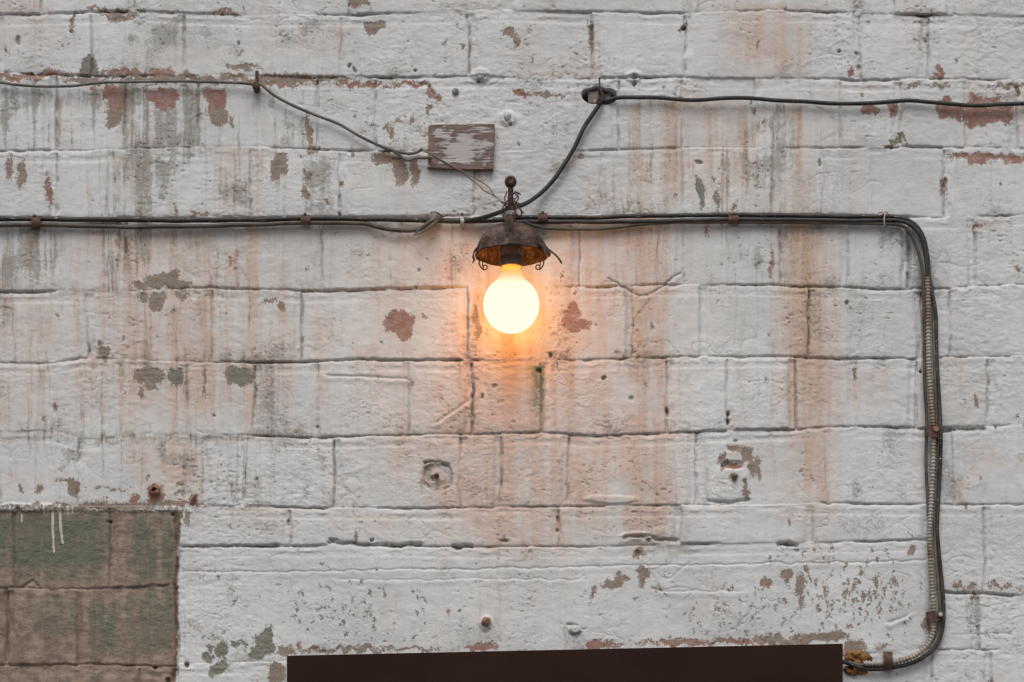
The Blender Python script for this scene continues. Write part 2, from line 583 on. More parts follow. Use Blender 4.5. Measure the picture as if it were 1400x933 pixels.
        ja, jb = np.searchsorted(ys, y0.min() - 20), np.searchsorted(ys, y1.max() + 20)
        if ja >= jb:
            continue
        sl = slice(ja, jb)
        Yk, Xk, inr = Y[sl], X[sl], (row[sl] == k)
        bid = np.searchsorted(heads, xs)
        nb = len(heads) + 1
        o = rng.normal(0, 0.0009, nb)[bid]
        tx = rng.normal(0, 1.0e-5, nb)[bid]
        tz = rng.normal(0, 1.2e-5, nb)[bid]
        hc = np.concatenate([[heads[0] - 60], (np.array(heads[:-1]) + np.array(heads[1:])) / 2, [heads[-1] + 60]])[bid]
        yc = (np.clip(y0, -3000, 9000) + np.clip(y1, -3000, 9000)) / 2
        smooth_zone = (rk in (9,)) & ((xs > 243) & (xs < 1275))
        amt = np.where(smooth_zone, 0.0, 1.0)
        add = (o + tx * (xs - hc))[None, :] + tz[None, :] * (Yk - yc[None, :])
        H[sl] += np.where(inr, add * amt[None, :], 0)
        tone = np.zeros(nx) if rk == 9 else rng.normal(0, 1, nb)[bid]
        TONE[sl] += np.where(inr, tone[None, :], 0)
        # head joints
        inside = (smooth01((Yk - y0[None, :] - 2) / 5) * smooth01((y1[None, :] - Yk + 1) / 3))
        for hx in heads:
            ia, ib = np.searchsorted(xs, hx - 26), np.searchsorted(xs, hx + 26)
            if ib - ia < 2:
                continue
            st = strong.get((rk, hx), float(rng.uniform(0.5, 0.9))) * 1.4
            if smooth_zone[min(ia, nx - 1)] and 250 < hx < 1265:
                continue
            c = (slice(ja, jb), slice(ia, ib))
            d = X[c] - hx - wobA[c] * 8 - wobB[c] * 3
            a = np.clip(0.80 + 1.5 * wobA[c] + 1.3 * patchn[c] + .8 * wobB[c], 0.08, 1.3) * st * inside[:, ia:ib]
            side = -1 if rng.random() < .5 else 1
            H[c] -= a * (0.0050 * np.exp(-(d / 1.6) ** 2) + 0.0026 * np.exp(-((d - side * 6) / 4.5) ** 2))
            H[c] += a * 0.0010 * np.exp(-((d - side * 13) / 3.0) ** 2)
            DIRT[c] = np.maximum(DIRT[c], 0.55 * a * np.exp(-(d / 1.8) ** 2) * (0.4 + 1.2 * np.clip(wobB[c] + .3, 0, 1)))

    # bed joints
    bare_zone = (X < 243) & (Y > 700)
    bedlen = fbm(X, Y, 120, 400, 12, 2)
    for k in range(len(L)):
        rk = k - k0
        yl = L[k]
        ja, jb = np.searchsorted(ys, yl.min() - 40), np.searchsorted(ys, yl.max() + 40)
        if jb - ja < 2:
            continue
        c = slice(ja, jb)
        d = Y[c] - yl[None, :] - wobA[c] * 3 - wobB[c] * 1.7 - grit[c] * 2.6
        s = np.where(bare_zone[c], .45, 0) + np.clip(0.40 + 2.3 * bedlen[c] + 1.7 * wobA[c] + 1.2 * wobB[c], 0.04, 1.25)
        edge = np.minimum(np.abs(xs - 243), np.abs(xs - 1275))
        if rk >= 8:
            s = s * smooth01(edge / 6)[None, :]
        if rk == 9:
            s = np.where(((xs > 243) & (xs < 1275))[None, :], s * np.clip((300 - X[c]) / 60, 0.1, 1), s)
        if rk == 8:
            s = np.where(((xs > 243) & (xs < 1275))[None, :], s * 0.9, s)
        H[c] -= s * 0.0050 * np.exp(-(d / 1.3) ** 2)                              # slot under the brick edge
        H[c] -= 0.0013 * smooth01((d + 1) / 3) * smooth01((15 - d) / 5) * np.clip(0.5 + 2 * wobA[c] + wobB[c], 0, 1.3)   # mortar, set back
        H[c] += (0.0004 + 0.0030 * wobB[c] + 0.003 * wobA[c]) * np.exp(-((d - 6.5) / 2.8) ** 2)       # tooled ridge
        H[c] -= 0.0011 * np.clip(.4 + s, 0, 1) * np.exp(np.clip(d, -60, 0) / 1.8) * (d < 0)               # rounded arris
        H[c] -= 0.0010 * np.exp(-((d - 14) / 1.8) ** 2) * np.clip(.6 + 2 * wobA[c], 0, 1)
        DIRT[c] = np.maximum(DIRT[c], 0.62 * np.clip(s, 0, 1) * np.exp(-(d / 1.9) ** 2) * (0.1 + 1.8 * np.clip(wobB[c] + 1.5 * patchn[c] + 0.22, 0, 1)))
        DIRT[c] = np.maximum(DIRT[c], 0.30 * np.clip(3 * patchn[c] + .1, 0, 1) * np.exp(-((d + 4) / 6) ** 2))

    def line(pts, w, depth, dirt=0.0, lip=0.0):
        """a crack / hairline along a survey polyline"""
        pts = np.array(pts, f32)
        ia, ib = np.searchsorted(xs, pts[:, 0].min() - 30), np.searchsorted(xs, pts[:, 0].max() + 30)
        ja, jb = np.searchsorted(ys, pts[:, 1].min() - 30), np.searchsorted(ys, pts[:, 1].max() + 30)
        c = (slice(ja, jb), slice(ia, ib))
        x, y = X[c] + wobB[c] * 5, Y[c] + wobB[c] * -6
        best = np.full(x.shape, 1e9, f32)
        sgn = np.ones(x.shape, f32)
        for (xa, ya), (xb, yb) in zip(pts[:-1], pts[1:]):
            ux, uy = xb - xa, yb - ya
            l2 = ux * ux + uy * uy
            t = np.clip(((x - xa) * ux + (y - ya) * uy) / l2, 0, 1)
            dx, dy = x - xa - t * ux, y - ya - t * uy
            q = np.sqrt(dx * dx + dy * dy)
            cr = (ux * (y - ya) - uy * (x - xa)) / math.sqrt(l2)
            m = q < best
            best = np.where(m, q, best)
            sgn = np.where(m, np.sign(cr), sgn)
        H[c] += -depth * np.exp(-(best / w) ** 2)
        if lip:
            H[c] += lip * np.exp(-((best - 4) / 4) ** 2) * (sgn > 0)
        if dirt:
            DIRT[c] = np.maximum(DIRT[c], dirt * np.exp(-(best / (w * 1.1)) ** 2))
    line([(832, 380), (850, 392), (873, 405), (885, 403)], 1.4, .0026, .65, .0007)
    line([(884, 405), (905, 393), (918, 381), (931, 373)], 1.4, .0026, .6, .0007)
    line([(598, 577), (620, 562), (640, 548), (646, 540)], 1.8, .002, .3, .0016)
    line([(250, 782), (430, 781), (520, 779), (700, 777), (870, 773), (1150, 769), (1265, 766)], 1.0, .0016, .30, .0006)
    line([(460, 793), (560, 793), (700, 791), (790, 794)], 1.0, .001, .08, .0006)
    line([(900, 809), (960, 808), (1010, 810)], 1.4, .001, .1, .0008)
    line([(447, 514), (500, 515), (555, 518)], 1.6, .0022, .2, .001)
    line([(570, 112), (585, 120), (598, 135), (612, 152)], 2.0, .0015, .3, .001)
    line([(240, 706), (244, 760), (238, 800), (243, 870), (238, 930)], 2.0, .005, .8, .001)
    line([(242, 700), (246, 745), (244, 800), (246, 860), (241, 930)], 1.8, .002, .2, .001)
    line([(645, 540), (646, 570), (644, 595)], 1.6, .004, .5)
    line([(1242, 318), (1243, 370), (1240, 392)], 2.4, .006, .2)
    line([(8, 810), (12, 850), (6, 905)], 4, .003, .5)
    line([(1285, 588), (1345, 587)], 2.6, .007, .8)
    line([(250, 748), (285, 748), (380, 746)], 2.0, .005, .8)
    line([(450, 742), (500, 744), (575, 745)], 2.4, .006, .8)
    line([(620, 747), (645, 747)], 2.6, .007, .9)
    line([(855, 735), (890, 733), (905, 738), (925, 740)], 2.6, .006, .6, .002)
    line([(1065, 744), (1090, 745)], 2.6, .007, .9)
    line([(1290, 810), (1330, 811), (1385, 814)], 1.8, .004, .4)
    line([(1300, 868), (1380, 866)], 1.2, .001, .1)
    line([(30, 803), (45, 793), (50, 802)], 1.6, .003, .5)

    # ---- paint fields
    rust, pink, grime, brown, green, oldg, drip = (np.zeros_like(X) for _ in range(7))
    speck = np.full_like(X, -0.02) + 0.10 * patchn
    NONE = -14.0
    peel = {k: np.full_like(X, NONE) for k in ('peel_red', 'peel_taupe', 'peel_moss')}
    WX = X + 13 * fbm(X, Y, 15, 15, 20, 3, 0.6)
    WY = Y + 12 * fbm(X, Y, 13, 15, 21, 3, 0.6) + 11 * fbm(X, Y, 8, 60, 22, 2)

    def patch(kind, cx, cy, rx, ry):
        m = 16 + max(rx, ry) * .6
        ia, ib = np.searchsorted(xs, cx - rx - m), np.searchsorted(xs, cx + rx + m)
        ja, jb = np.searchsorted(ys, cy - ry - m), np.searchsorted(ys, cy + ry + m)
        c = (slice(ja, jb), slice(ia, ib))
        u, v = (WX[c] - cx) / rx, (WY[c] - cy) / ry
        r = (np.abs(u) ** 2.6 + np.abs(v) ** 2.6) ** (1 / 2.6)
        sd = np.clip((1 - r) * min(rx, ry), NONE, 12)
        peel[kind][c] = np.maximum(peel[kind][c], sd)
    T, R, M = 'peel_taupe', 'peel_red', 'peel_moss'
    for a in [
        (T, 512, 37, 14, 9), (T, 696, 45, 9, 8), (T, 706, 53, 4, 8), (T, 383, 228, 10, 17), (T, 530, 217, 24, 9), (T, 548, 232, 9, 20), (T, 566, 232, 6, 20),
        (T, 30, 236, 6, 18), (T, 14, 228, 5, 15), (R, 66, 262, 4, 17), (T, 421, 178, 4, 19), (T, 427, 202, 8, 6), (T, 420, 240, 5, 8), (T, 417, 263, 4, 7),
        (T, 222, 382, 22, 11), (T, 238, 376, 8, 10), (T, 215, 412, 10, 12), (T, 245, 391, 14, 6), (T, 195, 405, 6, 8), (T, 250, 405, 10, 5), (T, 190, 390, 12, 4),
        (R, 545, 440, 21, 13), (R, 553, 452, 12, 14), (R, 783, 424, 9, 11), (R, 787, 441, 19, 8), (R, 783, 448, 10, 6),
        (T, 205, 514, 20, 11), (T, 208, 525, 9, 10), (M, 240, 517, 11, 11), (M, 328, 515, 19, 11), (T, 314, 511, 8, 7), (T, 142, 484, 7, 9), (T, 136, 474, 4, 7),
        (T, 281, 514, 3, 12), (T, 279, 533, 3, 8), (T, 193, 535, 4, 7), (T, 650, 436, 4, 26), (T, 651, 455, 5, 12),
        (M, 957, 258, 6, 13), (M, 961, 276, 4, 9), (M, 955, 245, 2.5, 8), (T, 981, 275, 3, 13), (R, 1055, 358, 2.5, 18), (R, 1004, 284, 3, 7),
        (T, 838, 799, 15, 8), (T, 848, 794, 9, 8), (T, 881, 781, 8, 8), (T, 877, 792, 4, 9), (T, 857, 790, 4, 3.5), (T, 875, 755, 7, 7), (T, 810, 811, 2.5, 9),
        (T, 1046, 794, 8, 8), (T, 1075, 785, 9, 6), (T, 1073, 793, 4, 6), (T, 1095, 800, 6, 14), (T, 1095, 822, 4, 11), (T, 1104, 782, 3.5, 4),
        (T, 1246, 752, 5, 8), (T, 1181, 816, 3.5, 7), (T, 1199, 794, 3, 7), (T, 1176, 780, 2.5, 5), (T, 1198, 810, 2.5, 5),
        (M, 362, 884, 13, 15), (M, 367, 872, 7, 10), (M, 350, 897, 10, 8), (M, 303, 889, 8, 13), (M, 285, 897, 8, 6), (M, 322, 882, 6, 5), (M, 333, 880, 4, 4), (M, 288, 884, 5, 4),
        (M, 300, 915, 14, 8), (T, 380, 920, 12, 14), (T, 392, 888, 10, 8), (R, 409, 883, 4, 5),
        (R, 155, 128, 18, 10), (R, 157, 142, 10, 15), (R, 222, 128, 24, 9), (R, 226, 140, 12, 9), (R, 293, 128, 16, 10), (R, 297, 145, 13, 17), (T, 300, 160, 12, 14),
        (T, 155, 160, 12, 14), (R, 40, 102, 46, 5), (R, 170, 100, 30, 4), (R, 220, 98, 18, 6), (T, 250, 107, 90, 5), (T, 118, 110, 26, 4), (R, 330, 106, 20, 4),
        (T, 390, 108, 50, 6), (R, 380, 116, 26, 3), (R, 478, 115, 18, 3.5), (R, 510, 116, 22, 2.8), (T, 450, 109, 30, 3), (R, 552, 113, 18, 2.5), (R, 578, 117, 11, 4), (R, 590, 128, 6, 9), (R, 598, 138, 4, 6),
        (R, 713, 126, 11, 4), (T, 750, 128, 26, 2.2), (R, 1185, 148, 8, 8), (R, 1193, 149, 7, 6), (R, 1219, 149, 7, 11), (R, 1300, 150, 18, 9), (R, 1295, 142, 10, 6), (R, 1308, 158, 8, 6),
        (R, 1350, 153, 36, 12), (R, 1335, 163, 12, 9), (R, 1372, 160, 14, 9), (R, 1337, 135, 12, 7), (R, 1352, 137, 14, 6), (R, 1163, 100, 5, 6), (R, 1286, 98, 5, 7), (R, 1279, 104, 6, 4),
        (T, 1250, 119, 10, 2.5), (T, 1285, 119, 14, 3.5), (T, 1380, 118, 20, 3.5), (R, 1350, 215, 46, 4.5), (R, 1338, 222, 16, 7), (R, 1385, 218, 20, 5),
        (T, 152, 16, 30, 3), (T, 165, 23, 22, 4), (T, 101, 30, 3, 11), (R, 101, 28, 3, 8), (T, 308, 18, 18, 3), (R, 307, 21, 9, 2.5), (T, 493, 5, 14, 6), (R, 488, 4, 8, 6),
        (T, 330, 90, 22, 4), (M, 122, 92, 12, 13), (M, 118, 98, 9, 8),
        (T, 1020, 622, 9, 10), (T, 1028, 636, 5, 12), (T, 1003, 614, 9, 5), (R, 1000, 636, 14, 4), (T, 988, 628, 4, 7), (T, 1022, 672, 4, 9), (T, 1036, 640, 4, 14),
        (R, 211, 672, 10, 9), (R, 212, 684, 11, 9), (R, 185, 685, 6, 7), (R, 240, 690, 36, 3.5), (R, 265, 684, 7, 8), (T, 110, 694, 110, 4.5), (T, 190, 690, 60, 3), (T, 100, 668, 9, 11), (T, 95, 660, 14, 3),
        (T, 150, 669, 16, 2), (T, 54, 668, 4, 6), (T, 30, 668, 3, 4), (T, 245, 663, 5, 3), (M, 246, 676, 7, 3), (T, 256, 708, 5, 9),
        (T, 386, 419, 5, 6), (T, 368, 414, 9, 3), (T, 270, 296, 12, 3), (R, 270, 296, 9, 2.5), (T, 538, 180, 3, 9), (T, 530, 175, 5, 4), (T, 546, 163, 4, 4), (T, 507, 171, 5, 2.5),
        (R, 640, 302, 10, 5), (T, 150, 770, 2, 3), (T, 561, 524, 2.2, 6), (T, 488, 728, 2, 7),
        (M, 1222, 196, 8, 4), (M, 1231, 188, 7, 5), (T, 1214, 201, 7, 2.5), (R, 825, 882, 22, 4), (R, 812, 880, 12, 6), (R, 930, 880, 46, 3.5), (R, 925, 876, 10, 5), (R, 1020, 879, 60, 3.5), (T, 1060, 875, 30, 4), (T, 1120, 873, 42, 6), (T, 1060, 869, 10, 3), (T, 1148, 871, 9, 6),
        (T, 470, 889, 60, 3), (T, 500, 886, 12, 4), (R, 440, 890, 12, 3), (R, 658, 884, 20, 5), (T, 560, 887, 40, 2.2),
        (T, 1310, 802, 7, 4), (T, 1328, 802, 7, 4), (T, 1358, 801, 10, 4), (T, 1377, 801, 6, 3.5), (T, 1205, 885, 6, 3), (T, 1290, 255, 4, 13), (R, 1337, 308, 8, 2.5),
        (T, 1170, 884, 14, 7), (R, 1168, 893, 16, 6), (T, 1268, 850, 4, 18), (T, 1336, 545, 3, 7), (T, 809, 45, 3.5, 14), (T, 935, 38, 3, 6),
    ]:
        patch(*a)
    # chips thrown at random, denser in the old layers
    for i in range(210):
        x, y = rng.uniform(-300, 1700), rng.uniform(-200, 1000)
        if 243 > x and y > 700:
            continue
        s = rng.choice([1.3, 1.8, 2.4, 3.2], p=[.45, .3, .17, .08])
        patch([T, T, M, R][rng.integers(4)] if s < 3 else T, x, y, s, s * rng.uniform(1, 2.6))
    for i in range(170):                        # the pitted render right above the door
        x, y = rng.normal(1165, 45), rng.normal(812, 30)
        if not (1040 < x < 1262 and 752 < y < 874):
            continue
        s = rng.choice([1.0, 1.4, 2.0], p=[.5, .35, .15])
        patch(T, x, y, s, s * rng.uniform(1, 2.2))
    for i in range(85):
        x, y = rng.normal(470, 60), rng.normal(835, 26)
        if y > 880:
            continue
        s = rng.choice([1.0, 1.4, 2.1], p=[.55, .33, .12])
        patch(M, x, y, s, s * rng.uniform(.8, 1.6))
    for i in range(60):
        patch(T, rng.normal(1015, 60), rng.normal(840, 25), 1.3, 1.8)

    ZX = X + 26 * patchn + 14 * wobB
    ZY = Y + 22 * patchn + 16 * vstr + 8 * wobB

    def zone(x0, x1, y0, y1, fx=25, fy=20):
        return smooth01((ZX - x0) / fx + .5) * smooth01((x1 - ZX) / fx + .5) * smooth01((ZY - y0) / fy + .5) * smooth01((y1 - ZY) / fy + .5)

    def streaks(F, cx, y0, y1, w, a, fade=120):
        ia, ib = np.searchsorted(xs, cx - w * 2.6 - 8), np.searchsorted(xs, cx + w * 2.6 + 8)
        ja, jb = np.searchsorted(ys, y0 - 15), np.searchsorted(ys, y1 + 40)
        c = (slice(ja, jb), slice(ia, ib))
        d = (X[c] - cx - 10 * wobA[c] - 14 * vstr[c]) / w
        f = np.exp(-np.abs(d) ** 3) * smooth01((Y[c] - y0) / 8) * smooth01((y1 - Y[c]) / fade) * np.clip(0.75 + 1.0 * vstr[c] + .8 * patchn[c], 0, 1.3)
        F[c] = np.maximum(F[c], a * f)
    for a in [(868, 138, 330, 6, .75), (874, 200, 420, 9, .55), (915, 138, 340, 10, .95), (918, 190, 300, 14, .6), (975, 140, 300, 7, .75), (1012, 140, 300, 11, .6), (1020, 160, 300, 6, .5),
              (1092, 140, 330, 8, .95), (1097, 230, 420, 13, .7), (1096, 305, 500, 17, .95), (1102, 390, 600, 14, .7), (1110, 480, 640, 20, .5), (1106, 590, 700, 18, .5), (355, 205, 300, 6, .65), (348, 200, 300, 3, .5),
              (160, 205, 300, 5, .4), (878, 405, 780, 13, .55), (882, 560, 760, 18, .5), (45, 308, 390, 6, .6), (122, 310, 400, 5, .6), (70, 310, 400, 4, .5), (690, 600, 740, 14, .35),
              (780, 330, 520, 10, .45), (782, 490, 620, 8, .5), (225, 330, 400, 4, .5), (340, 310, 460, 6, .35), (355, 380, 500, 5, .4), (1150, 130, 200, 8, .3), (940, 300, 420, 10, .3), (1008, 140, 200, 5, .8),
              (1035, 220, 296, 6, .4), (787, 130, 300, 4, .4), (700, 690, 760, 20, .3), (790, 640, 760, 14, .35), (1180, 600, 680, 8, .25), (55, 500, 590, 10, .3)]:
        streaks(rust, *a[:4], min(1, a[4] * 1.15))
    for a in [(650, 300, 760, 60, .45), (720, 470, 780, 70, .5), (800, 300, 740, 45, .6), (880, 290, 760, 45, .6), (560, 320, 700, 60, .25), (1105, 300, 720, 38, .5), (960, 130, 300, 60, .4),
              (1050, 0, 120, 55, .6), (1030, 0, 90, 40, .35), (980, 0, 25, 60, .5), (440, 30, 110, 50, .3), (225, 600, 692, 50, .5), (50, 640, 692, 60, .4), (350, 690, 745, 60, .3), (520, 700, 745, 50, .35),
              (200, 310, 600, 110, .4), (60, 400, 600, 60, .25), (330, 200, 480, 35, .35), (170, 210, 300, 30, .35), (690, 0, 25, 200, .45), (1190, 500, 600, 30, .3), (820, 690, 760, 40, .4), (1180, 110, 160, 40, .3),
              (30, 0, 100, 50, .22), (250, 60, 105, 90, .25), (380, 90, 110, 50, .7), (1040, 600, 700, 40, .2)]:
        a = (*a[:4], min(1, a[4] * 1.8))
        streaks(pink, *a, 60)
    pink += np.clip(TONE * .16 - .02 + .5 * patchn, 0, .45) * np.clip(.45 + 2.4 * patchn + 1.2 * wobB, 0, 1.2)
    grime += np.clip(-TONE * .13 + .5 * patchn, 0, .4) * np.clip(.45 + 2.4 * patchn, 0, 1.2)
    soft = np.clip(.55 + 1.5 * vbig + .9 * vstr + .8 * patchn, 0, 1.2)
    pink += .44 * soft * zone(590, 930, 310, 760, 120, 60) + .45 * soft * zone(1060, 1150, 300, 720, 30, 60) + .40 * soft * zone(-200, 480, 310, 600, 120, 50)
    pink += .35 * soft * zone(840, 1120, 140, 300, 60, 20) + .35 * soft * zone(930, 1110, -60, 105, 50, 30)
    vfine = fbm(X + 9 * wobA + 3 * wobB, Y, 2.6, 100, 52, 3, .6)
    pink += .32 * np.clip(-.02 + 1.5 * vbig + 1.3 * fbm(X, Y, 160, 120, 41, 3), 0, 1)
    streaks(rust, 697, 415, 520, 19, .9, 50)  # rust runs under and beside the bulb, also painting in its orange glow
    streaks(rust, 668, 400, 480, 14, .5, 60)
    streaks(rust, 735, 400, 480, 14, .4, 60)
    # grey runs of old dirt below cables and mortar
    wash = np.clip(0.24 + 1.5 * vstr + 1.3 * vfine + .8 * patchn, 0, 1)
    grime += 0.70 * zone(-300, 330, 312, 400, 40, 14) * wash
    grime += 0.62 * zone(-300, 430, 120, 206, 60, 20) * np.clip(wash + .8 * patchn, 0, 1)
    grime += 0.45 * zone(130, 460, 212, 297, 60, 14) * wash
    grime += 0.55 * zone(840, 1080, 140, 297, 40, 14) * np.clip(wash - .02, 0, 1)
    grime += 0.65 * zone(690, 790, 215, 292, 40, 20) * np.clip(.35 + 2.2 * patchn, 0, 1)
    grime += 0.55 * zone(610, 720, 185, 240, 30, 20) * np.clip(.35 + 2.2 * patchn, 0, 1)
    grime += 0.55 * zone(930, 1075, 300, 392, 30, 20) * np.clip(.2 + 1.6 * vbig + 1.2 * patchn, 0, 1)
    grime += 0.6 * zone(1243, 1300, 312, 392, 18, 20) * np.clip(.55 + 1.4 * patchn, 0, 1)
    grime += 0.6 * zone(1286, 1320, 592, 690, 12, 20) * np.clip(.55 + 1.8 * patchn, 0, 1)
    grime += 0.5 * zone(1318, 1345, 820, 890, 12, 20)
    grime += 0.45 * zone(1140, 1215, 700, 735, 20, 14)
    grime += 0.42 * zone(180, 265, 605, 640, 20, 10) * np.clip(.6 + 2 * patchn, 0, 1)
    grime += 0.42 * zone(625, 685, 845, 885, 12, 10) + 0.55 * zone(765, 800, 850, 885, 10, 10)
    grime += 0.35 * zone(400, 480, 0, 90, 30, 20) * np.clip(.5 + 2 * patchn, 0, 1)
    grime += 0.30 * zone(130, 290, 25, 100, 40, 20) * np.clip(.3 + 2 * patchn, 0, 1)
    grime += 0.45 * zone(1055, 1085, 150, 240, 8, 14) + 0.3 * zone(1066, 1082, 310, 390, 6, 14)
    grime += 0.40 * zone(0, 130, 605, 650, 40, 20) * np.clip(.2 + 2 * patchn, 0, 1)
    grime += 0.50 * np.clip(2.4 * patchn + .9 * vstr - .18, 0, 1)
    grime += 0.40 * zone(-200, 460, 120, 690, 60, 30) * np.clip(.2 + 1.5 * vstr + 1.3 * patchn, 0, 1)
    runs = np.clip(3.2 * vfine + 1.2 * vstr + .8 * patchn - .42, 0, 1)
    brown += .75 * runs * zone(-300, 370, 120, 690, 80, 30)
    brown += .60 * runs * zone(830, 1120, 145, 400, 60, 30)
    brown += .28 * runs
    rust += .45 * np.clip(3.0 * fbm(X + 9 * wobA + 3 * wobB, Y, 3.2, 90, 53, 3, .6) + 1.2 * vbig - .35, 0, 1) * (zone(-300, 480, 120, 600, 80, 40) + zone(780, 1140, 145, 700, 80, 40))
    for a in [(60, 130, 200, 3, .7), (80, 130, 205, 5, .9), (172, 118, 206, 9, .9), (183, 160, 300, 5, .5), (270, 120, 205, 3, .7), (345, 125, 190, 12, .6), (10, 310, 400, 4, .6), (75, 312, 400, 3, .7), (88, 312, 398, 7, .45), (175, 320, 395, 5, .8), (262, 312, 380, 4, .6),
              (40, 320, 400, 2.5, .7), (105, 400, 490, 3, .4), (285, 210, 290, 3, .5), (300, 215, 280, 3, .5), (310, 205, 240, 14, .55), (190, 400, 560, 4, .4), (272, 395, 520, 5, .35), (222, 560, 600, 4, .3),
              (270, 320, 400, 8, .4), (1000, 150, 200, 5, .6), (1019, 150, 205, 7, .7), (975, 180, 290, 3, .4), (732, 500, 560, 4, .5), (650, 400, 470, 5, .45), (860, 160, 300, 2.5, .5), (932, 170, 300, 2.5, .5), (1222, 310, 380, 6, .25), (58, 500, 590, 3, .4), (112, 640, 690, 4, .4)]:
        streaks(brown, *a, 60)
    brown += 0.55 * zone(105, 350, 104, 118, 30, 8) * np.clip(.5 + 2 * wobB, 0, 1)
    brown += 0.35 * zone(130, 300, 312, 340, 40, 16) * np.clip(.5 + 2 * wobB, 0, 1)
    brown += 0.5 * zone(105, 460, 592, 602, 60, 5) * np.clip(.5 + 2 * wobB, 0, 1) + 0.5 * zone(180, 370, 489, 498, 40, 5) * np.clip(.5 + 2 * wobB, 0, 1)
    brown += .35 * zone(-200, 420, 590, 604, 60, 6) + .3 * zone(-200, 300, 388, 402, 60, 6) + .3 * zone(100, 400, 196, 212, 60, 6)
    brown += 0.3 * zone(270, 430, 388, 400, 40, 5) + 0.4 * zone(860, 940, 735, 756, 30, 6)
    streaks(green, 734, 496, 600, 11, 1.5, 80)
    streaks(green, 740, 460, 500, 20, .4, 60)
    streaks(green, 672, 525, 580, 6, .45, 50)
    streaks(green, 665, 505, 540, 14, .4, 40)
    streaks(green, 360, 200, 300, 5, .35)
    streaks(green, 240, 345, 372, 8, .4, 20)
    green += 0.25 * zone(100, 310, 115, 200, 60, 30) * np.clip(1.5 * patchn + .2, 0, 1)

    # the unpainted corner
    edge_x = np.interp(ys, [690, 700, 740, 770, 800, 860, 915, 940, 1200], [252, 250, 245, 243, 243, 242, 239, 238, 236])[:, None]
    bare = np.minimum((edge_x - WX * .6 - X * .4 + 3 * wobA), (WY * .3 + Y * .7) - 699)
    bare = np.clip(np.where(X < -900, -14, bare), -14, 12)
    oldg += 1.2 * zone(-200, 150, 706, 775, 30, 14) * np.clip(.85 + 1.4 * vstr + 1.2 * patchn, 0, 1)
    oldg += 1.2 * zone(180, 238, 702, 795, 14, 14) * np.clip(.85 + 1.4 * vstr + 1.6 * patchn - .012 * np.clip(Y - 760, 0, 99), 0, 1)
    oldg += zone(20, 148, 760, 800, 20, 14) * np.clip(.4 + 1.8 * vstr + 1.2 * patchn, 0, 1)
    oldg += 1.1 * zone(125, 238, 810, 895, 14, 14) * np.clip(.7 + 1.6 * vstr + 1.4 * patchn, 0, 1)
    oldg += .9 * zone(45, 106, 815, 870, 14, 14) * np.clip(.4 + 1.6 * vstr, 0, 1)
    inb = smooth01((bare + 2) / 4)
    brown += inb * (.8 * zone(4, 16, 815, 908, 8, 10) * np.clip(.6 + 2 * wobB, 0, 1) + .35 * zone(100, 112, 815, 905, 6, 14) + .3 * zone(237, 243, 700, 930, 6, 10))
    rust += inb * (.8 * np.exp(-((X - 240) / 3.5) ** 2) * np.clip(.5 + 2 * patchn + wobB, 0, 1) + .7 * np.exp(-((X - 111) / 7) ** 2) * (Y > 812) * np.clip(.5 + 2 * patchn, 0, 1))
    pale = inb * np.clip(2.2 * patchn + .9 * lump - .1, 0, 1)
    drip += .30 * pale + .28 * inb * np.exp(-((X - 150) / 3) ** 2) * ((Y > 712) & (Y < 800))
    for x, y0, y1, w in [(73.5, 694, 758, 1.5), (84, 688, 745, 1.6), (62, 690, 705, 1.2), (94, 690, 706, 1.3), (100, 690, 704, 1.2), (14, 694, 706, 1.0), (30, 700, 716, .8)]:
        c = (slice(np.searchsorted(ys, y0 - 4), np.searchsorted(ys, y1 + 4)), slice(np.searchsorted(xs, x - 9), np.searchsorted(xs, x + 9)))
        w = w * (1 - .35 * np.clip((Y[c] - y0) / (y1 - y0), 0, 1)) + 1.2 * wobB[c]
        d = np.abs(X[c] - x - 7 * wobA[c] - np.where(x == 84, -.12 * np.clip(725 - Y[c], -20, 6), 0))
        drip[c] = np.maximum(drip[c], smooth01((w + 1.2 - d) / 1.6) * smooth01((Y[c] - y0) / 3) * smooth01((y1 - Y[c]) / 3))
    speck += 0.07 * zone(1060, 1262, 765, 872, 40, 20)
    speck += 0.06 * zone(840, 1080, 150, 297, 30, 20) + 0.04 * zone(0, 430, 210, 690, 60, 20) + 0.05 * zone(1100, 1260, 210, 290, 30, 14)
    speck = np.where(bare > 0, speck - .1, speck)

    # paint film thickness
    lost = smooth01((np.maximum(np.maximum(peel[R], peel[T]), peel[M]) + 1) / 2)
    H -= 0.0005 * lost * (Y > -400)
    H -= 0.0030 * inb
    H += inb * (0.006 * pits)
    DIRT *= 1 - .55 * inb
    H += 0.0015 * drip
    curl = np.maximum(np.maximum(peel[R], peel[T]), peel[M])
    H += 0.0002 * np.exp(-((curl + 2.5) / 1.6) ** 2) * np.clip(3 * wobA, 0, 1)        # lifted rims
    H += 0.0018 * inb * fbm(X, Y, 18, 18, 31, 3, .6)

    # ---- local features
    def hole(cx, cy, rx, ry, depth, soft=1.5, dirt=.8, pw=3.0):
        c = (slice(np.searchsorted(ys, cy - ry - 14), np.searchsorted(ys, cy + ry + 14)), slice(np.searchsorted(xs, cx - rx - 14), np.searchsorted(xs, cx + rx + 14)))
        r = ((np.abs(X[c] + 5 * wobB[c] - cx) / rx) ** pw + (np.abs(Y[c] + 5 * wobB[c] - cy) / ry) ** pw) ** (1 / pw)
        f = smooth01((1 - r) * min(rx, ry) / soft + .5)
        H[c] -= depth * f
        if dirt:
            DIRT[c] = np.maximum(DIRT[c], dirt * f)

